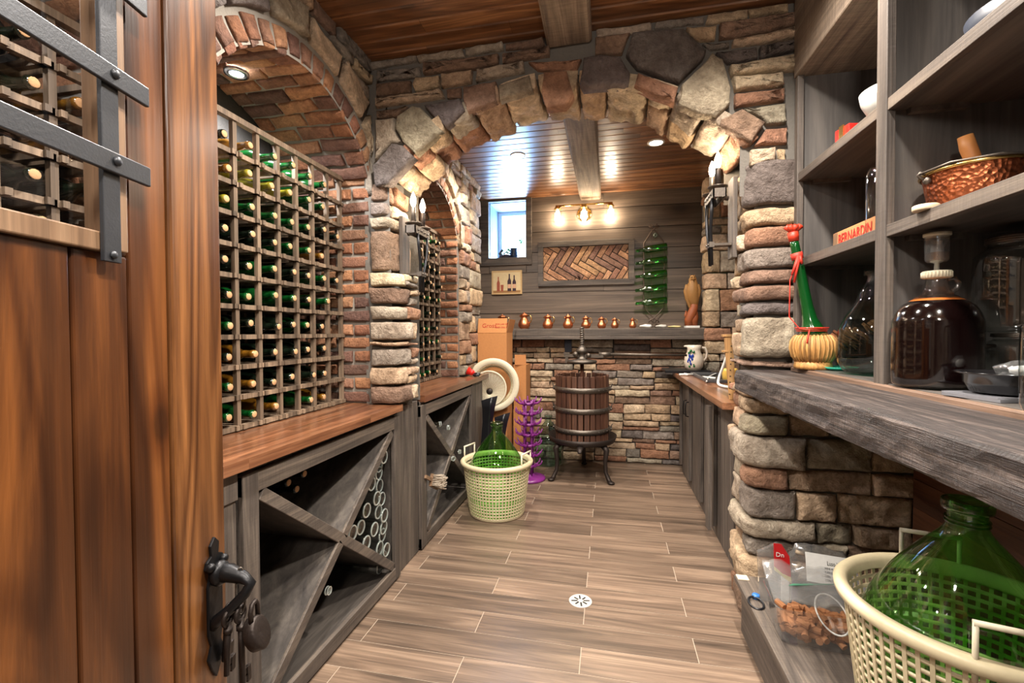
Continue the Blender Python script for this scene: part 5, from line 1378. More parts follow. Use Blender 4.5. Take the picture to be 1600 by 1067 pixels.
for k in range(28): a = 2*PI*k/28; q.tube([((R2-.012)*math.cos(a), (R2-.012)*math.sin(a), -.003), (.03*math.cos(a), .03*math.sin(a)-.03, -.037)], .0032, 5, mat=MT)
q.build('perforated_cone', plastic_l, sc_)
q = MB(); q.lathe([(0, -.036), (.030, -.036), (.030, -.040), (0, -.040)], 24, MT @ T(0, -.03, 0)); q.build('centre_hole', castiron, sc_)

# ------------------------------------------------------------------ black boots / hoses between cabinet and basket
def chute(label, px, py0, Y, wd):
    a = onY(px, py0, Y); zt = a.z; t = thing('plastic_chute', label, 'chute', (a.x, Y, 0.001), math.radians(-20))
    q = MB(); vs = []; lev = [(0, .062), (zt*.3, .056), (zt*.55, .042), (zt*.72, .036), (zt*.88, .044), (zt, .058)]
    def sec(z, r, k): return [(x*wd+.05*((z/zt)-.5)**2*2, y, z+(.02*(x/r) if z == zt else 0)) for x, y in rr_box2(r*k, r*.9*k)]
    for z, r in lev: vs += sec(z, r, 1)
    for z, r in reversed(lev[1:]): vs += sec(z, r, .86)
    n = len(rr_box2(1, 1)); tot = 2*len(lev)-1
    q.add(vs, [(i*n+k, i*n+(k+1) % n, (i+1)*n+(k+1) % n, (i+1)*n+k) for i in range(tot-1) for k in range(n)], smooth=True); q.build('shaft', blackp, t); 
    q = MB(); q.lathe([(0, .0), (.05, 0), (.05, .006), (0, .006)], 20); q.build('sole', blackm, t); return t
def rr_box2(hx, hy, n=4):
    r = min(hx, hy)*.3; out = []
    for (sx, sy, a0) in ((1, 1, 0), (-1, 1, 90), (-1, -1, 180), (1, -1, 270)):
        for k in range(n+1): a = math.radians(a0+90*k/n); out.append((sx*(hx-r)+r*math.cos(a), sy*(hy-r)+r*math.sin(a)))
    return out
chute('tall black open-topped plastic chute at the end of the left cabinets, left one', 761, 622, 3.76, 1.0)
chute('shorter black open-topped plastic chute right behind the green demijohn', 781, 648, 3.66, .9)

# red funnel on the far worktop
p = onZ(737, 588, ZT); t = thing('red_funnel', 'red plastic funnel with a black cap lying on the end of the far worktop', 'funnel', (p.x, p.y, ZT+.034), -.4)
q = MB(); q.lathe([(.012, -.035), (.016, -.01), (.036, .035), (.034, .035), (.014, -.01), (.010, -.035)], 24, RZ(20) @ RY(-70), cap=False); q.ball((0, 0, 0), .030, 14, sc=(.9, .9, .9)); q.build('cone', red, t)
q = MB(); q.tube([(.03, .0, -.018), (.075, .02, -.012)], [.018, .015], 10); q.tube([(.04, -.03, -.02), (.09, -.01, -.02)], .010, 8); q.build('black_cap', blackp, t)

# ------------------------------------------------------------------ wine press
wpX, wpY = -.235, 4.15
wp = thing('wine_press', 'old oak basket wine press with iron hoops, screw and three-legged cast stand', 'wine press', (wpX, wpY, 0))
zb, zt_, RB = .335, .915, .228
q = None
for k in range(28):
    a = 2*PI*k/28; mt = RZ(math.degrees(a)) @ T(RB, 0, 0); q = MB(); q.box(-.010, .010, -.020, .020, zb, zt_+.004*math.sin(k*3), mt); q.build('stave', pressoak, wp, bevel=.002)
for z in (.435, .615, .795):
    q = MB(); q.lathe([(RB+.011, z-.022), (RB+.017, z-.022), (RB+.017, z+.022), (RB+.011, z+.022), (RB+.011, z-.022)], 56, cap=False)
    for k in range(28): a = 2*PI*k/28; q.ball(((RB+.018)*math.cos(a), (RB+.018)*math.sin(a), z), .005, 6)
    for s in (-1, 1):
        q.box(s*(RB+.012)-.012, s*(RB+.012)+.018, -.012, .012, z-.020, z+.020); q.tube([(s*(RB+.03), -.025, z), (s*(RB+.03), .025, z)], .009, 8)
        q.tube([(s*(RB+.028), 0, z-.02), (s*(RB+.035), 0, z+.035), (s*(RB+.045), 0, z+.04)], .005, 6)
    q.build('hoop', grill, wp)
q = MB(); q.lathe([(0, .315), (.20, .315), (.285, .335), (.302, .375), (.308, .375), (.292, .325), (.20, .300), (0, .300)], 48)
q.tube([(0, -.27, .325), (0, -.33, .315), (0, -.37, .295)], [.03, .024, .016], 10, flat=.5)
q.build('basin', castiron, wp)
for k, a in enumerate((-2.45, -.70, 1.57)):
    c_, s_ = math.cos(a), math.sin(a); q = MB()
    q.tube([(.24*c_, .24*s_, .325), (.285*c_, .285*s_, .28), (.270*c_, .270*s_, .18), (.275*c_, .275*s_, .09), (.31*c_, .31*s_, .03), (.335*c_, .335*s_, .012)], [.030, .026, .018, .017, .020, .016], 10)
    q.ball((.335*c_, .335*s_, .014), .026, 10, sc=(1.2, 1.2, .5)); q.build('leg', castiron, wp)
q = MB(); q.tube([(0, 0, .31), (0, 0, 1.02)], .017, 12); q.build('spindle', simple('rusty_rod', lin(96, 60, 44), .6, .5), wp)
q = MB(); hel = [(0, 0, 1.0), (0, 0, 1.345)]; q.tube(hel, .016, 14)
q.tube([(.018*math.cos(t_*1.0), .018*math.sin(t_*1.0), 1.06+.28*t_/(2*PI*14)) for t_ in [2*PI*14*k/224 for k in range(225)]], .0045, 5); q.build('screw', grill, wp)
q = MB(); q.lathe([(.03, 1.02), (.12, 1.015), (.135, 1.03), (.13, 1.045), (.05, 1.055), (.035, 1.075), (.035, 1.11), (.05, 1.115), (.055, 1.135), (.03, 1.16), (.022, 1.175)], 32)
q.box(-.16, .03, -.022, .022, 1.075, 1.098); q.box(-.150, -.125, -.02, .02, 1.02, 1.08); q.box(.0, .19, -.020, .020, 1.07, 1.10); q.ball((-.055, -.03, 1.10), .025, 10); q.ball((.06, -.03, 1.09), .022, 10)
q.build('ratchet_head', grill, wp)
q = MB(); q.tube([(.15, 0, 1.098), (.25, 0, 1.10)], [.022, .020], 12); q.tube([(.25, 0, 1.10), (.90, .02, 1.095)], [.0135, .010], 10); q.build('lever_bar', grill, wp)
q = MB(); q.box(-.165, -.11, -.012, .012, 1.10, 1.115); q.build('pawl', grill, wp)
# dark post behind the press head
c = onY(888, 540, 4.60); q = MB(); q.box(c.x-.035, c.x+.035, 4.575, 4.60, 1.10, 1.226); tag(q.build('shelf_bracket', simple('navy_paint', lin(24, 28, 44), .6), bevel=.002), 'dark blue-black bracket under the mantel shelf behind the press screw', 'bracket')

# ------------------------------------------------------------------ on the mantel shelf
MZ = 1.3355
hts = [(785, .155, .058), (819, .172, .060), (856, .150, .052), (887.5, .146, .050), (915.5, .128, .046), (940, .118, .041), (960.5, .108, .036), (988.5, .103, .033)]
names = ['leftmost', 'second from the left, largest', 'third from the left', 'fourth from the left', 'fifth from the left', 'sixth from the left', 'seventh from the left', 'smallest, at the right end']
for i, (px, h, r) in enumerate(hts):
    c = onY(px, 513, 4.60)
    t = thing('copper_pitcher', 'copper pitcher on the mantel shelf, %s of the eight' % names[i], 'pitcher', (c.x, 4.60, MZ), -.25, 'copper pitchers on the mantel shelf')
    if i == 0: 
        q = MB(); P = arc([(a*r, 0, b_*h) for a, b_ in ((0, 0), (.62, 0), (.72, .03), (.98, .16), (1.0, .30), (.80, .48), (.55, .62), (.52, .72), (.62, .80))], 3); body = [(max(0, v.x), v.z) for v in P]
    s = (r/hts[0][2], h/hts[0][1])
    sm_ = Matrix.Diagonal((s[0], s[0], s[1], 1)); r0, h0 = hts[0][2], hts[0][1]
    q = MB(); q.lathe(body, 28, sm_); q.tube([(-r0*.5, 0, h0*.74), (-r0*.85, 0, h0*.80)], [r0*.22, r0*.1], 8, mat=sm_); q.build('body', copper, t)
    q = MB(); q.lathe([(r0*.66, h0*.80), (r0*.66, h0*.82), (r0*.50, h0*.88), (r0*.2, h0*.93), (r0*.1, h0*.95), (r0*.13, h0*.98), (0, h0)], 24, sm_); q.build('lid', copper, t)
    q = MB(); q.tube([(r0*.50, 0, h0*.76), (r0*1.15, 0, h0*.80), (r0*1.40, 0, h0*.62), (r0*1.25, 0, h0*.42), (r0*.95, 0, h0*.34)], r0*.09, 7, mat=sm_); q.build('handle', gold, t)
def lump(label, px0, px1, h, mat, nm, cat, seed=1):
    a, b_ = onY(px0, 512, 4.56), onY(px1, 512, 4.56); w_ = (b_.x-a.x)/2; q = MB(); q.ball((0, 0, h*.42), w_, 18, sc=(1, .6, h*.52/w_), jig=.35); o = q.build(nm, mat); o.location = ((a.x+b_.x)/2, 4.56, MZ+h*.08); return tag(o, label, cat)
lump('irregular white stone at the foot of the wall bottle rack, left of two', 1000, 1020, .035, paper, 'white_stone', 'stone')
lump('round grey-white stone on the mantel shelf under the wall bottle rack', 1025, 1043, .032, simple('pale_stone', lin(190, 186, 178), .8), 'pale_stone', 'stone')
lump('flat yellowish shell on the mantel shelf, left of the carved owl', 1044, 1066, .022, simple('shell', lin(200, 184, 130), .6), 'sea_shell', 'shell')
a, b_ = onY(1070, 515, 4.6), onY(1092, 515, 4.6)
t = thing('carved_owl', 'carved golden wooden bird perched on a gnarled root at the right end of the mantel', 'carving', ((a.x+b_.x)/2, 4.60, MZ))
wv = (b_.x-a.x)/2
q = MB(); q.box(-wv, wv, -.05, .05, 0, .02); q.build('plinth', paper, t, bevel=.002)
q = MB()
q.tube([(-.02, 0, .02), (-.03, 0, .08), (.0, -.01, .14), (.02, 0, .20), (.015, 0, .26)], [.045, .038, .042, .036, .032], 12); q.tube([(.01, 0, .02), (.03, 0, .10), (.02, .01, .2)], [.04, .03, .026], 10); q.tube([(-.03, 0, .09), (-.06, -.01, .12), (-.05, 0, .16)], [.016, .014, .008], 8)
q.build('root', rootwood, t)
q = MB()
# bird body: one continuous surface swept upward, leaning, with head, beak, folded wings
path = [(.035, 0, .19), (.018, 0, .24), (.005, -.004, .30), (.0, -.008, .36), (.005, -.010, .41), (.006, -.012, .435), (.002, -.014, .465), (.0, -.014, .49)]
q.tube(path, [.018, .040, .058, .062, .050, .038, .036, .012], 18)
for s in (-1, 1):
    q.tube([(s*.045, -.02, .41), (s*.056, -.018, .35), (s*.045, -.01, .28), (s*.030+.01, .0, .20), (.02+s*.012, .0, .14)], [.018, .024, .020, .012, .005], 10)
q.ball((.002, -.03, .468), .030, 14, jig=.1)
q.tube([(.0, -.055, .470), (.0, -.074, .458), (.0, -.076, .446)], [.010, .006, .002], 8)
for s in (-1, 1): q.tube([(s*.018, -.025, .488), (s*.022, -.025, .503)], [.008, .002], 6)
q.build('bird', owlwood, t)
q = MB()
for s in (-1, 1): q.ball((s*.012, -.054, .476), .0055, 8)
q.build('eyes', blackm, t)

# ------------------------------------------------------------------ on the wooden back wall
def onW(px, py, d=0): return onY(px, py, YBACK-d)
# vanity lamp
lv = thing('wall_lamp', 'three-jar wall lamp with brass bar above the herringbone panel', 'lamp', (onW(913, 330).x, YBACK, onW(913, 323).z))
L0x = lv.location.x
xl, xr = onW(871, 325, .1).x-L0x, onW(954, 325, .1).x-L0x
q = MB(); q.tube([(xl-.02, -.085, 0), (xr+.02, -.085, 0)], .009, 10); q.build('bar', gold, lv)
q = MB(); q.lathe([(.0, 0), (.072, 0), (.074, .008), (.066, .014), (.0, .016)], 36, T(0, 0, -.075) @ RX(90)); q.tube([(0, -.01, -.06), (0, -.085, 0)], .010, 8); q.build('wall_plate', gold, lv)
for x in (xl, 0, xr):
    q = MB(); q.lathe([(.012, .005), (.020, 0), (.030, -.020), (.036, -.024), (.036, -.036)], 24, T(x, -.085, 0)); q.build('socket', gold, lv)
    q = MB(); q.lathe([(.034, -.032), (.036, -.050), (.044, -.060), (.045, -.155), (.038, -.166), (0, -.168)], 28, T(x, -.085, 0)); q.build('glass_jar', clear_g, lv)
    q = MB(); q.ball((0, 0, -.095), .027, 16, T(x, -.085, 0), (1, 1, 1.35)); q.build('bulb', bulb, lv)
    light('lamp_light', 'POINT', (L0x+x, YBACK-.085, lv.location.z-.105), 12, (1, .80, .58), .035)
# herringbone panel in its frame
X0, X1, Z1_, Z0_ = onW(841, 375).x, onW(991, 375).x, onW(915, 376).z, onW(915, 446).z
hb = thing('brick_panel', 'framed panel of reddish brick slips in herringbone on the wooden back wall', 'panel', ((X0+X1)/2, YBACK, (Z0_+Z1_)/2))
fr = frame_mb(X0, X1, Z0_, Z1_, X0+.055, X1-.055, Z0_+.055, Z1_-.055, YBACK-.03, YBACK-.001); fr.build('frame', grey_x, hb, bevel=.002, world=True)
q = MB(); rng = random.Random(6); hb_x, hb_z = X1-X0-.11, Z1_-Z0_-.11
pm = lambda u, v, h: (u, YBACK-.004-h, v)
q.quad((X0+.05, YBACK-.004, Z0_+.05), (X1-.05, YBACK-.004, Z0_+.05), (X1-.05, YBACK-.004, Z1_-.05), (X0+.05, YBACK-.004, Z1_-.05), 1)
bw_ = .058; bl = 4*bw_
from math import cos, sin
cx, cz = (X0+X1)/2, (Z0_+Z1_)/2
def clip(poly, x0, x1, y0, y1):
    for ax, lim, sg in ((0, x0, 1), (0, x1, -1), (1, y0, 1), (1, y1, -1)):
        out = []
        for i in range(len(poly)):
            p, n_ = poly[i], poly[(i+1) % len(poly)]; dp, dn = (p[ax]-lim)*sg, (n_[ax]-lim)*sg
            if dp >= 0: out.append(p)
            if dp*dn < 0: t_ = dp/(dp-dn); out.append((p[0]+(n_[0]-p[0])*t_, p[1]+(n_[1]-p[1])*t_))
        poly = out
        if len(poly) < 3: return []
    return poly
unit = bw_
for i in range(-30, 31):
    for j in range(-6, 7):
        # herringbone in unit cells: L=4W
        for o in (0, 1):
            if o == 0: x, y, w2, h2 = (i+j*4)*unit, (i-j*4)*unit, bl, unit
            else: x, y, w2, h2 = (i+j*4)*unit-unit, (i-j*4)*unit, unit, bl
            e = .0022; pts_ = [(x+e, y+e), (x+w2-e, y+e), (x+w2-e, y+h2-e), (x+e, y+h2-e)]
            b45 = math.radians(-32)
            rot = [(cx+(px_*cos(b45)-py_*sin(b45)), cz+(px_*sin(b45)+py_*cos(b45))) for px_, py_ in pts_]
            cl = clip(rot, X0+.056, X1-.056, Z0_+.056, Z1_-.056)
            if len(cl) >= 3:
                A = abs(sum(cl[k][0]*cl[(k+1) % len(cl)][1]-cl[(k+1) % len(cl)][0]*cl[k][1] for k in range(len(cl))))/2
                if A > 2e-4: poly_stone(q, cl, pm, .010+rng.uniform(-.002, .002), rng, vary(rng.choice(pal((198,158,124),(168,128,106),(208,168,130),(150,118,104),(186,140,108))), rng, .1), rough=.002, e=.004)
q.build('brick_slips', [brick, oldmortar], hb, world=True, tone=True)
# small wine picture
X0, X1, Z1_, Z0_ = onW(769, 440).x, onW(816, 440).x, onW(792, 423).z, onW(792, 460).z
pc = thing('canvas_picture', 'small unframed picture of wine bottles and a glass on the back wall', 'picture', ((X0+X1)/2, YBACK, Z0_))
w_, h_ = (X1-X0)/2, Z1_-Z0_
q = MB(); q.box(-w_, w_, -.022, -.001, 0, h_); q.build('canvas', simple('canvas_tan', lin(190, 158, 112), .8), pc, bevel=.001)
q = MB(); q.box(-w_*.9, w_*.9, -.0225, -.022, h_*.15, h_*.92); q.build('painted_ground', simple('painted_cream', lin(206, 184, 142), .8), pc)
q = MB(); q.box(-w_*.9, w_*.9, -.0228, -.022, h_*.06, h_*.16); q.build('painted_table', simple('painted_ochre', lin(150, 110, 66), .8), pc)
q = MB()
for cx_, s, kk in ((w_*.18, 1.0, 0), (w_*.50, .92, 0)):
    pr = [(-.10, 0), (.10, 0), (.10, .42), (.035, .55), (.035, .72), (-.035, .72), (-.035, .55), (-.10, .42)]
    q.prism([(cx_+a*w_*1.25*s, h_*.13+b_*h_*s) for a, b_ in pr], -.0240-.0004*kk, -.0232, Matrix(((1, 0, 0, 0), (0, 0, 1, 0), (0, 1, 0, 0), (0, 0, 0, 1))))
q.build('painted_bottles', simple('painted_dark', lin(56, 36, 44), .8), pc)
q = MB(); cx_ = -w_*.55; q.prism([(cx_+a*w_*1.25*.8, h_*.13+b_*h_*.85) for a, b_ in pr], -.0238, -.0232, Matrix(((1, 0, 0, 0), (0, 0, 1, 0), (0, 1, 0, 0), (0, 0, 0, 1)))); q.prism([(-w_*.30-.012, h_*.12), (-w_*.30+.012, h_*.12), (-w_*.30+.016, h_*.4), (-w_*.30-.016, h_*.4)], -.0238, -.0232, Matrix(((1, 0, 0, 0), (0, 0, 1, 0), (0, 1, 0, 0), (0, 0, 0, 1))))
q.build('painted_red_bottle', simple('painted_red', lin(150, 74, 52), .8), pc)
q = MB(); 
for cx_ in (w_*.18, w_*.50): q.box(cx_-w_*.11, cx_+w_*.11, -.0246, -.0240, h_*.25, h_*.42)
q.build('painted_labels', simple('painted_peach', lin(206, 160, 128), .8), pc)
# hanging wrought-iron bottle holder with five green bottles
gx0, gx1 = onW(1006, 420).x, onW(1036, 420).x; gcx = (gx0+gx1)/2; ztop, zbot = onW(1020, 350).z, onW(1020, 505).z
ir = thing('wall_bottle_rack', 'scrolled wrought iron bottle holder hanging on the back wall above the shelf', 'rack', (gcx, YBACK, zbot))
Hh = ztop-zbot; hw_ = (gx1-gx0)/2+.004
def spiral(cx, cz, r, a0, turns, sg): return [(cx+r*(1-.75*k/24)*cos(a0+sg*turns*2*PI*k/24), 0, cz+r*(1-.75*k/24)*sin(a0+sg*turns*2*PI*k/24)) for k in range(25)]
for y in (-.055,):
    q = MB()
    for s in (-1, 1):
        q.tube([Vector((a, y, b_)) for a, b_ in ((s*.05, .005), (s*.028, .035), (0, .05), (-s*.035, .085), (-s*hw_*.9, .145), (-s*hw_, .19), (-s*hw_, Hh-.22), (-s*hw_*.95, Hh-.19), (-s*.02, Hh-.08), (s*.02, Hh-.045), (s*.05, Hh-.03))], .005, 7)
        q.tube([Vector((0, y, 0))+Vector(v) for v in spiral(s*.032, Hh-.035, .022, PI/2, 1.1, s)], .0045, 6)
        q.tube([Vector((0, y, 0))+Vector(v) for v in spiral(s*.032, .02, .022, -PI/2, 1.1, -s)], .0045, 6)
    q.tube([Vector((0, y, 0))+Vector(v) for v in spiral(.01, .20, .042, 0, 1.3, -1)], .0035, 6)
    q.tube([(-.02, y, Hh-.10), (-.03, y, Hh-.25), (-.02, y, .25), (-.028, y, .20)], .003, 6)
    q.tube([(0, -.003, .05), (0, y, .05)], .004, 6); q.tube([(0, -.003, Hh-.06), (0, y, Hh-.06)], .004, 6)
    q.build('scroll_frame', simple('antique_iron', lin(104, 88, 78), .5, .6), ir)
q = MB()
for k in range(7): q.ball((.015+.012*cos(k*.9), -.062, Hh-.125+.014*sin(k*.9)), .012, 8)
q.build('grape_ornament', simple('grape_pewter', lin(120, 130, 118), .4, .6), ir)
for k, pyy in enumerate((388.5, 408.5, 429.5, 451, 471.5)):
    c_ = onY(1018, pyy, YBACK-.09); ang = math.radians(6)
    o = wine_bottle('green empty bottle lying in the wall holder, %s of five from the top' % ORD[k if k else 0].replace('top', 'first'), green_b, False, .036, .30, group='green bottles in the wall holder')
    e = Matrix.Rotation(-PI/2-ang, 4, 'Y'); d_ = e @ Vector((0, 0, 1)); o.rotation_euler = e.to_euler(); o.location = c_-d_*.145
# sill ornament: driftwood pot with small plant on the window sill
c = onZ(795, 402, WZ0+.001) if False else onY(794, 402, 4.98)
t = thing('plant_pot', 'dark double pot with small leaves on the window sill', 'plant', (c.x, 4.93, WZ0+.001))
q = MB(); q.lathe([(0, 0), (.05, 0), (.075, .03), (.07, .055), (.05, .06), (0, .05)], 20, T(-.02, 0, 0)); q.tube([(-.06, 0, .03), (-.085, 0, .08), (-.06, 0, .11), (-.055, 0, .13)], [.02, .014, .012, .006], 8); q.build('driftwood', clayp, t)
q = MB(); q.lathe([(0, 0), (.035, 0), (.042, .04), (.038, .11), (.04, .12), (0, .11)], 18, T(.075, 0, .01)); q.build('dark_vase', simple('dark_vase', lin(44, 52, 62), .3), t)
q = MB(); r_ = random.Random(2)
for k in range(16):
    a = r_.uniform(0, 2*PI); x, z = -.03+r_.uniform(-.04, .05), .07+r_.uniform(0, .06); q.add([(x, 0, z), (x+.02*cos(a), -.01, z+.012), (x+.035*cos(a), 0, z+.02*sin(a)), (x+.015*cos(a), .01, z-.006)], [(0, 1, 2, 3)], smooth=True)
q.build('leaves', leaf, t)
# leafy sprig outside the window
p = onY(816, 376, 5.14); q = MB(); r_ = random.Random(4)
q.tube([(p.x+.01, 5.14, WZ0+.001), (p.x-.01, 5.14, (p.z+WZ0)/2), (p.x, 5.14, p.z+.02)], .002, 5)
for k in range(6): a = k; q.add([(p.x, 5.14, p.z), (p.x+.03*cos(a), 5.13, p.z+.03*sin(a)+.01), (p.x+.045*cos(a), 5.14, p.z+.045*sin(a)), (p.x+.03*cos(a+.4), 5.15, p.z+.03*sin(a+.4))], [(0, 1, 2, 3)])
tag(q.build('leafy_sprig', leaf), 'thin green leafy sprig standing on the sill against the window pane', 'plant')

# ------------------------------------------------------------------ candle sconces on the arch piers
def sconce(label, loc, rz, s=1.0):
    t = thing('wall_sconce', label, 'lamp', loc, rz)       # +Y points away from the wall
    q = MB(); q.box(-.045, .045, 0.0, .022, -.19, .19); q.build('back_board', grey_z, t, bevel=.003)
    q = MB(); q.tube([(0, .03, .10), (0, .075, .11)], .012, 8)
    for s_ in (-1, 1): q.box(s_*.10-.014 if False else -.10, .10, .062, .068, .085, .125) if s_ < 0 else None
    q.box(-.10, -.094, .062, .12, .085, .125); q.box(.094, .10, .062, .12, .085, .125); q.box(-.10, .10, .114, .12, .085, .125)
    for x in (-.06, -.02, .02, .06): q.ball((x, .122, .105), .006, 8)
    q.build('band', grill, t)
    for sx in (-1, 1):
        q = MB(); q.tube([(sx*.062, .115, .09), (sx*.055, .118, .02), (sx*.035, .118, -.06), (sx*.022, .112, -.12), (sx*.018, .108, -.22)], .008, 8, flat=.6); q.build('strap', iron, t)
    q = MB(); q.box(-.034, .034, .100, .122, -.135, -.110); q.box(-.03, .03, .02, .105, -.128, -.117)
    for x in (-.018, .018): q.ball((x, .124, -.122), .006, 8)
    q.build('lower_clasp', grill, t)
    for sx in (-1, 1):
        q = MB(); q.lathe([(0, .128), (.030, .130), (.044, .138), (.045, .141), (.028, .136), (0, .134)], 24, T(sx*.062, .092, 0)); q.build('drip_pan', grill, t)
        q = MB(); q.lathe([(0, .136), (.0125, .136), (.0125, .225), (.010, .228)], 16, T(sx*.062, .092, 0)); q.build('candle_sleeve', castiron if sx < 0 else grill, t)
        q = MB(); q.lathe([(.006, .226), (.011, .238), (.0155, .255), (.014, .272), (.008, .290), (.002, .305), (0, .306)], 16, T(sx*.062, .092, 0)); q.build('bulb', bulb, t)
        mtx = Matrix.Translation(loc) @ Matrix.Rotation(rz, 4, 'Z'); light('candle_light', 'POINT', mtx @ Vector((sx*.062, .092, .258)), 8, (1, .78, .55), .018)
    return t
sconce('iron candle sconce with two lit bulbs on the left stone pillar', (-1.105, 2.325, 1.74), -PI/2)
sconce('iron candle sconce with two lit bulbs on the right stone pillar', (.595, 2.37, 1.84), PI/2)

# ------------------------------------------------------------------ floor drain
p = onZ(907, 939, 0); t = thing('floor_drain', 'round slotted metal floor drain set in the tiles', 'drain', (p.x, p.y, .0005))
q = MB(); q.lathe([(0, .001), (.050, .001), (.054, .0022), (.056, .0005)], 40); q.build('plate', simple('drain_metal', lin(214, 208, 200), .35, .3), t)
q = MB()
for k in range(8): a = k*45; q.box(.014, .038 if k % 2 else .044, -.0035, .0035, .0022, .0030, RZ(a+10))
q.build('slots', blackm, t)

# ------------------------------------------------------------------ clutter on the bench end, beside the big basket
def PBn(x, y, z=BZ): return onZ(x, y, z)
# clear container of corks
cc = Vector((.712, 1.735, BZ+.001)); rzc = math.radians(-5)
ct = thing('cork_container', 'clear plastic container of wine corks on the low bench', 'container', cc, rzc)
q = MB()
def rr_box(hx, hy, r=.03, n=5):
    out = []
    for (sx, sy, a0) in ((1, 1, 0), (-1, 1, 90), (-1, -1, 180), (1, -1, 270)):
        for k in range(n+1): a = math.radians(a0+90*k/n); out.append((sx*(hx-r)+r*cos(a), sy*(hy-r)+r*sin(a)))
    return out
lv_ = [(0, .130, .070), (.02, .138, .078), (.13, .152, .092), (.134, .160, .100)]
vs = []; nn = 24
for z, hx, hy in lv_: vs += [(x, y, z) for x, y in rr_box(hx, hy)]
q.add(vs, [tuple(reversed(range(nn)))]+[(i*nn+k, i*nn+(k+1) % nn, (i+1)*nn+(k+1) % nn, (i+1)*nn+k) for i in range(3) for k in range(nn)], smooth=True)
q.build('tub', clearp, ct)
q = MB(); r_ = random.Random(11)
for k in range(150):
    x, y, z = r_.uniform(-.115, .115), r_.uniform(-.055, .055), .015+.055*r_.random(); a, b_ = r_.uniform(0, PI), r_.uniform(-.4, .4); d_ = Vector((cos(a)*cos(b_), sin(a)*cos(b_), sin(b_)))*.019
    q.tube([Vector((x, y, z))-d_, Vector((x, y, z))+d_], .011, 9)
q.sm = [False]*len(q.sm); o = q.build('corks', corkd); o.location = cc+Vector((0, 0, .0)); o.rotation_euler = (0, 0, rzc); tag(o, 'heap of brown wine corks filling the clear container', 'corks', kind='stuff')
# bag with paper lying over the container
q = MB(); n = 14; vs = []
for i in range(n+1):
    for j in range(n+1):
        x, y = -.16+.30*i/n, -.08+.17*j/n; vs.append((x, y, .150+.02*noise.noise((x*14, y*14, 3))+.012*noise.noise((x*40, y*40, 1))+.05*(j/n)))
vs2 = [(x, y, z+.006) for x, y, z in vs]; nv_ = len(vs)
q.add(vs+vs2, [(i*(n+1)+j, i*(n+1)+j+1, (i+1)*(n+1)+j+1, (i+1)*(n+1)+j) for i in range(n) for j in range(n)]+[(nv_+i*(n+1)+j, nv_+(i+1)*(n+1)+j, nv_+(i+1)*(n+1)+j+1, nv_+i*(n+1)+j+1) for i in range(n) for j in range(n)], smooth=True)
t = thing('clear_bag', 'flattened clear plastic bag with a green stripe lying across the cork container', 'bag', cc, rzc); q.build('film', film, t)
q = MB(); q.prism([(-.10, -.02), (.10, .045), (.11, .052), (-.08, .0)], .176, .1775); q.build('green_stripe', simple('green_print', lin(60, 120, 92), .5), t)
q = MB(); q.tube([(.045*cos(a)+.03, .07*sin(a)-.02, .10+.03*sin(a)) for a in [2*PI*k/30 for k in range(30)]], .003, 6, True); o = q.build('plastic_ring', white); o.location = cc; o.rotation_euler = (0, 0, rzc); tag(o, 'thin white plastic hoop leaning in the cork container', 'hoop')
# pouch, red, white, standing
c = Vector((.645, 1.945, BZ+.001))
t = thing('packet', 'clear and red standing packet with yellow and purple print on the low bench', 'packet', c, math.radians(-6))
def pouch(parent, x0, x1, z0, z1, y, mat, nm, poly=None, th=.012):
    q = MB(); pl = poly or [(x0, z0), (x1, z0), (x1, z1), (x0, z1)]; q.prism(pl, 0, th, Matrix(((1, 0, 0, 0), (0, 0, -1, y), (0, 1, 0, 0), (0, 0, 0, 1)))); return q.build(nm, mat, parent, bevel=.002)
pouch(t, 0, 0, 0, 0, 0, clearp, 'clear_pouch', [(-.06, 0), (.055, 0), (.06, .15), (.0, .235), (-.07, .19)], .02)
pouch(t, 0, 0, 0, 0, -.021, simple('packet_red', lin(190, 24, 30), .35), 'red_print', [(-.012, .13), (.046, .11), (.040, .19), (.012, .235), (-.015, .235)], .002)
pouch(t, 0, 0, 0, 0, -.021, simple('packet_yellow', lin(206, 190, 110), .4), 'yellow_print', [(-.012, .13), (.048, .085), (.046, .11), (.02, .118), (-.012, .145)], .003)
pouch(t, 0, 0, 0, 0, -.019, paper, 'white_print', [(.012, .0), (.040, .0), (.040, .11), (.012, .11)], .003)
pouch(t, 0, 0, 0, 0, -.022, simple('packet_purple', lin(80, 30, 70), .4), 'purple_print', [(.046, .0), (.066, .0), (.068, .09), (.050, .10)], .003)
vs, fs = text_mesh('Dn', .024)
q = MB(); q.add(vs, fs, mat=Matrix(((1, 0, 0, -.008), (0, 0, -1, -.0245), (0, 1, 0, .185), (0, 0, 0, 1)))); q.build('print', paper, t)
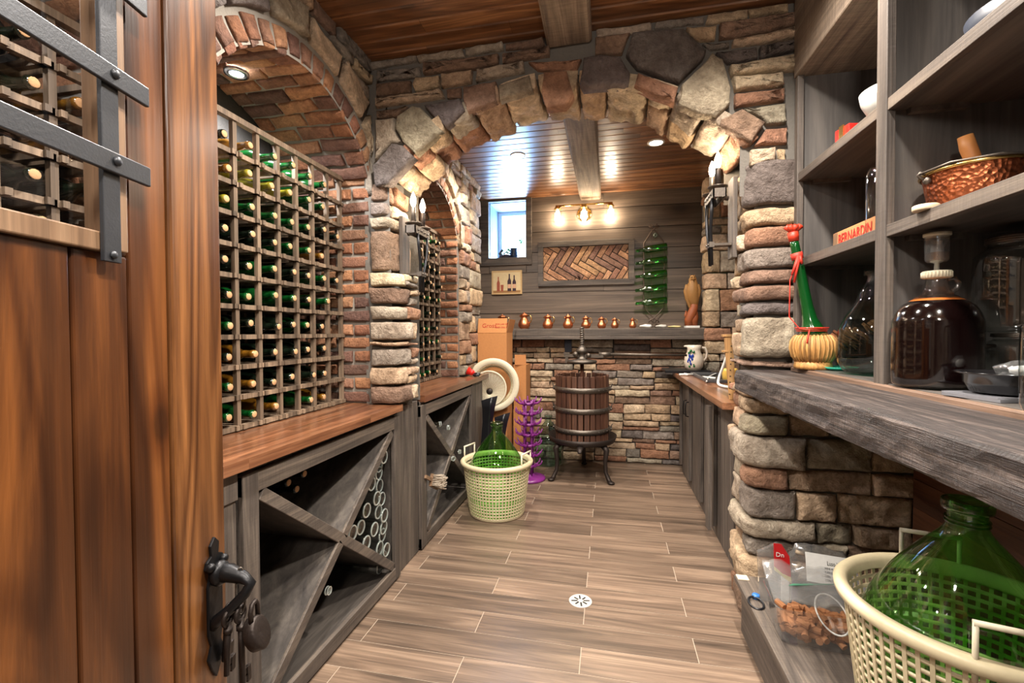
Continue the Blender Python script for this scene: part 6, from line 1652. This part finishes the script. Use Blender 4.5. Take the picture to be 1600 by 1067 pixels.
# clear bag with printed white label
c = Vector((.815, 2.01, BZ+.001)); t = thing('labelled_bag', 'clear bag of fittings with a printed white label, leaning on the stone pillar', 'bag', c, 0)
q = MB(); q.ball((0, .02, .095), .10, 24, sc=(1.2, .42, .90), jig=.6); q.build('bag', film, t)
q = MB(); mt = T(.015, -.055, .10) @ RZ(4) @ RX(-22) @ RY(6); q.box(-.075, .075, -.001, .001, -.02, .085, mt); q.build('label', paper, t)
for i, (s_, txt, sx, sz) in enumerate(((.022, 'Luso Vino', .00, .060), (.012, 'WINE MAKING', -.01, .044), (.012, 'SUPPLIES LTD', -.01, .030), (.012, '1-905-', -.01, .016), (.012, 'CORKS 100', -.01, .002))):
    vs, fs = text_mesh(txt, s_, .0003); q = MB(); q.add(vs, fs, mat=mt @ Matrix(((.7, 0, 0, sx), (0, 0, -1, -.0016), (0, 1, 0, sz-.012), (0, 0, 0, 1)))); q.build('print', blackink, t)
q = MB(); r_ = random.Random(8)
for k in range(9): a = Vector((r_.uniform(-.09, .09), r_.uniform(-.0, .03), r_.uniform(.05, .17))); q.tube([a, a+Vector((.03, .0, r_.uniform(-.02, .02)))], .008, 7)
q.build('fittings', simple('beige_fitting', lin(170, 150, 124), .6), t)
c = Vector((1.02, 1.78, BZ+.001)); t = thing('crumpled_bag', 'crumpled clear plastic bag with crinkled white paper behind the corks', 'bag', c, .1); q = MB(); q.ball((0, 0, .065), .075, 18, sc=(1.5, .7, .82), jig=.5); q.build('film', film, t); q = MB(); q.ball((.02, 0, .085), .045, 14, sc=(1.2, .5, .5), jig=.5); q.build('paper', paper, t)
# jar with clear sides and blue cap, black cord loop, white chip
p = PBn(1181, 927, BZ+.02); q = MB(); q.lathe([(0, 0), (.014, 0), (.0145, .012), (.012, .016), (0, .016)], 20, T(p.x, p.y, BZ+.001)); tag(q.build('blue_cap', simple('blue_cap', lin(50, 110, 180), .35)), 'small blue bottle cap near the front edge of the low bench', 'cap')
p = PBn(1180, 938, BZ+.01); q = MB(); q.tube([(p.x+.026*cos(a), p.y+.035*sin(a)-.01, BZ+.006+.004*sin(a)) for a in [2*PI*k/28 for k in range(28)]], .0042, 7, True); tag(q.build('rubber_ring', blackp), 'black rubber ring lying at the front edge of the low bench', 'ring')
p = PBn(1160, 903, BZ); q = MB(); q.box(p.x-.022, p.x+.022, p.y-.02, p.y+.02, BZ+.001, BZ+.004); tag(q.build('card_chip', simple('cream_card', lin(214, 196, 168), .8)), 'small cream card on the far corner of the low bench', 'card')
p = PBn(1207, 925, BZ); t = thing('clear_bottle', 'small clear plastic bottle standing beside the red packet', 'bottle', (p.x, p.y, BZ+.001)); q = MB(); q.lathe([(0, 0), (.022, 0), (.024, .01), (.024, .09), (.012, .115), (.012, .13)], 20, cap=False); q.build('body', clearp, t)
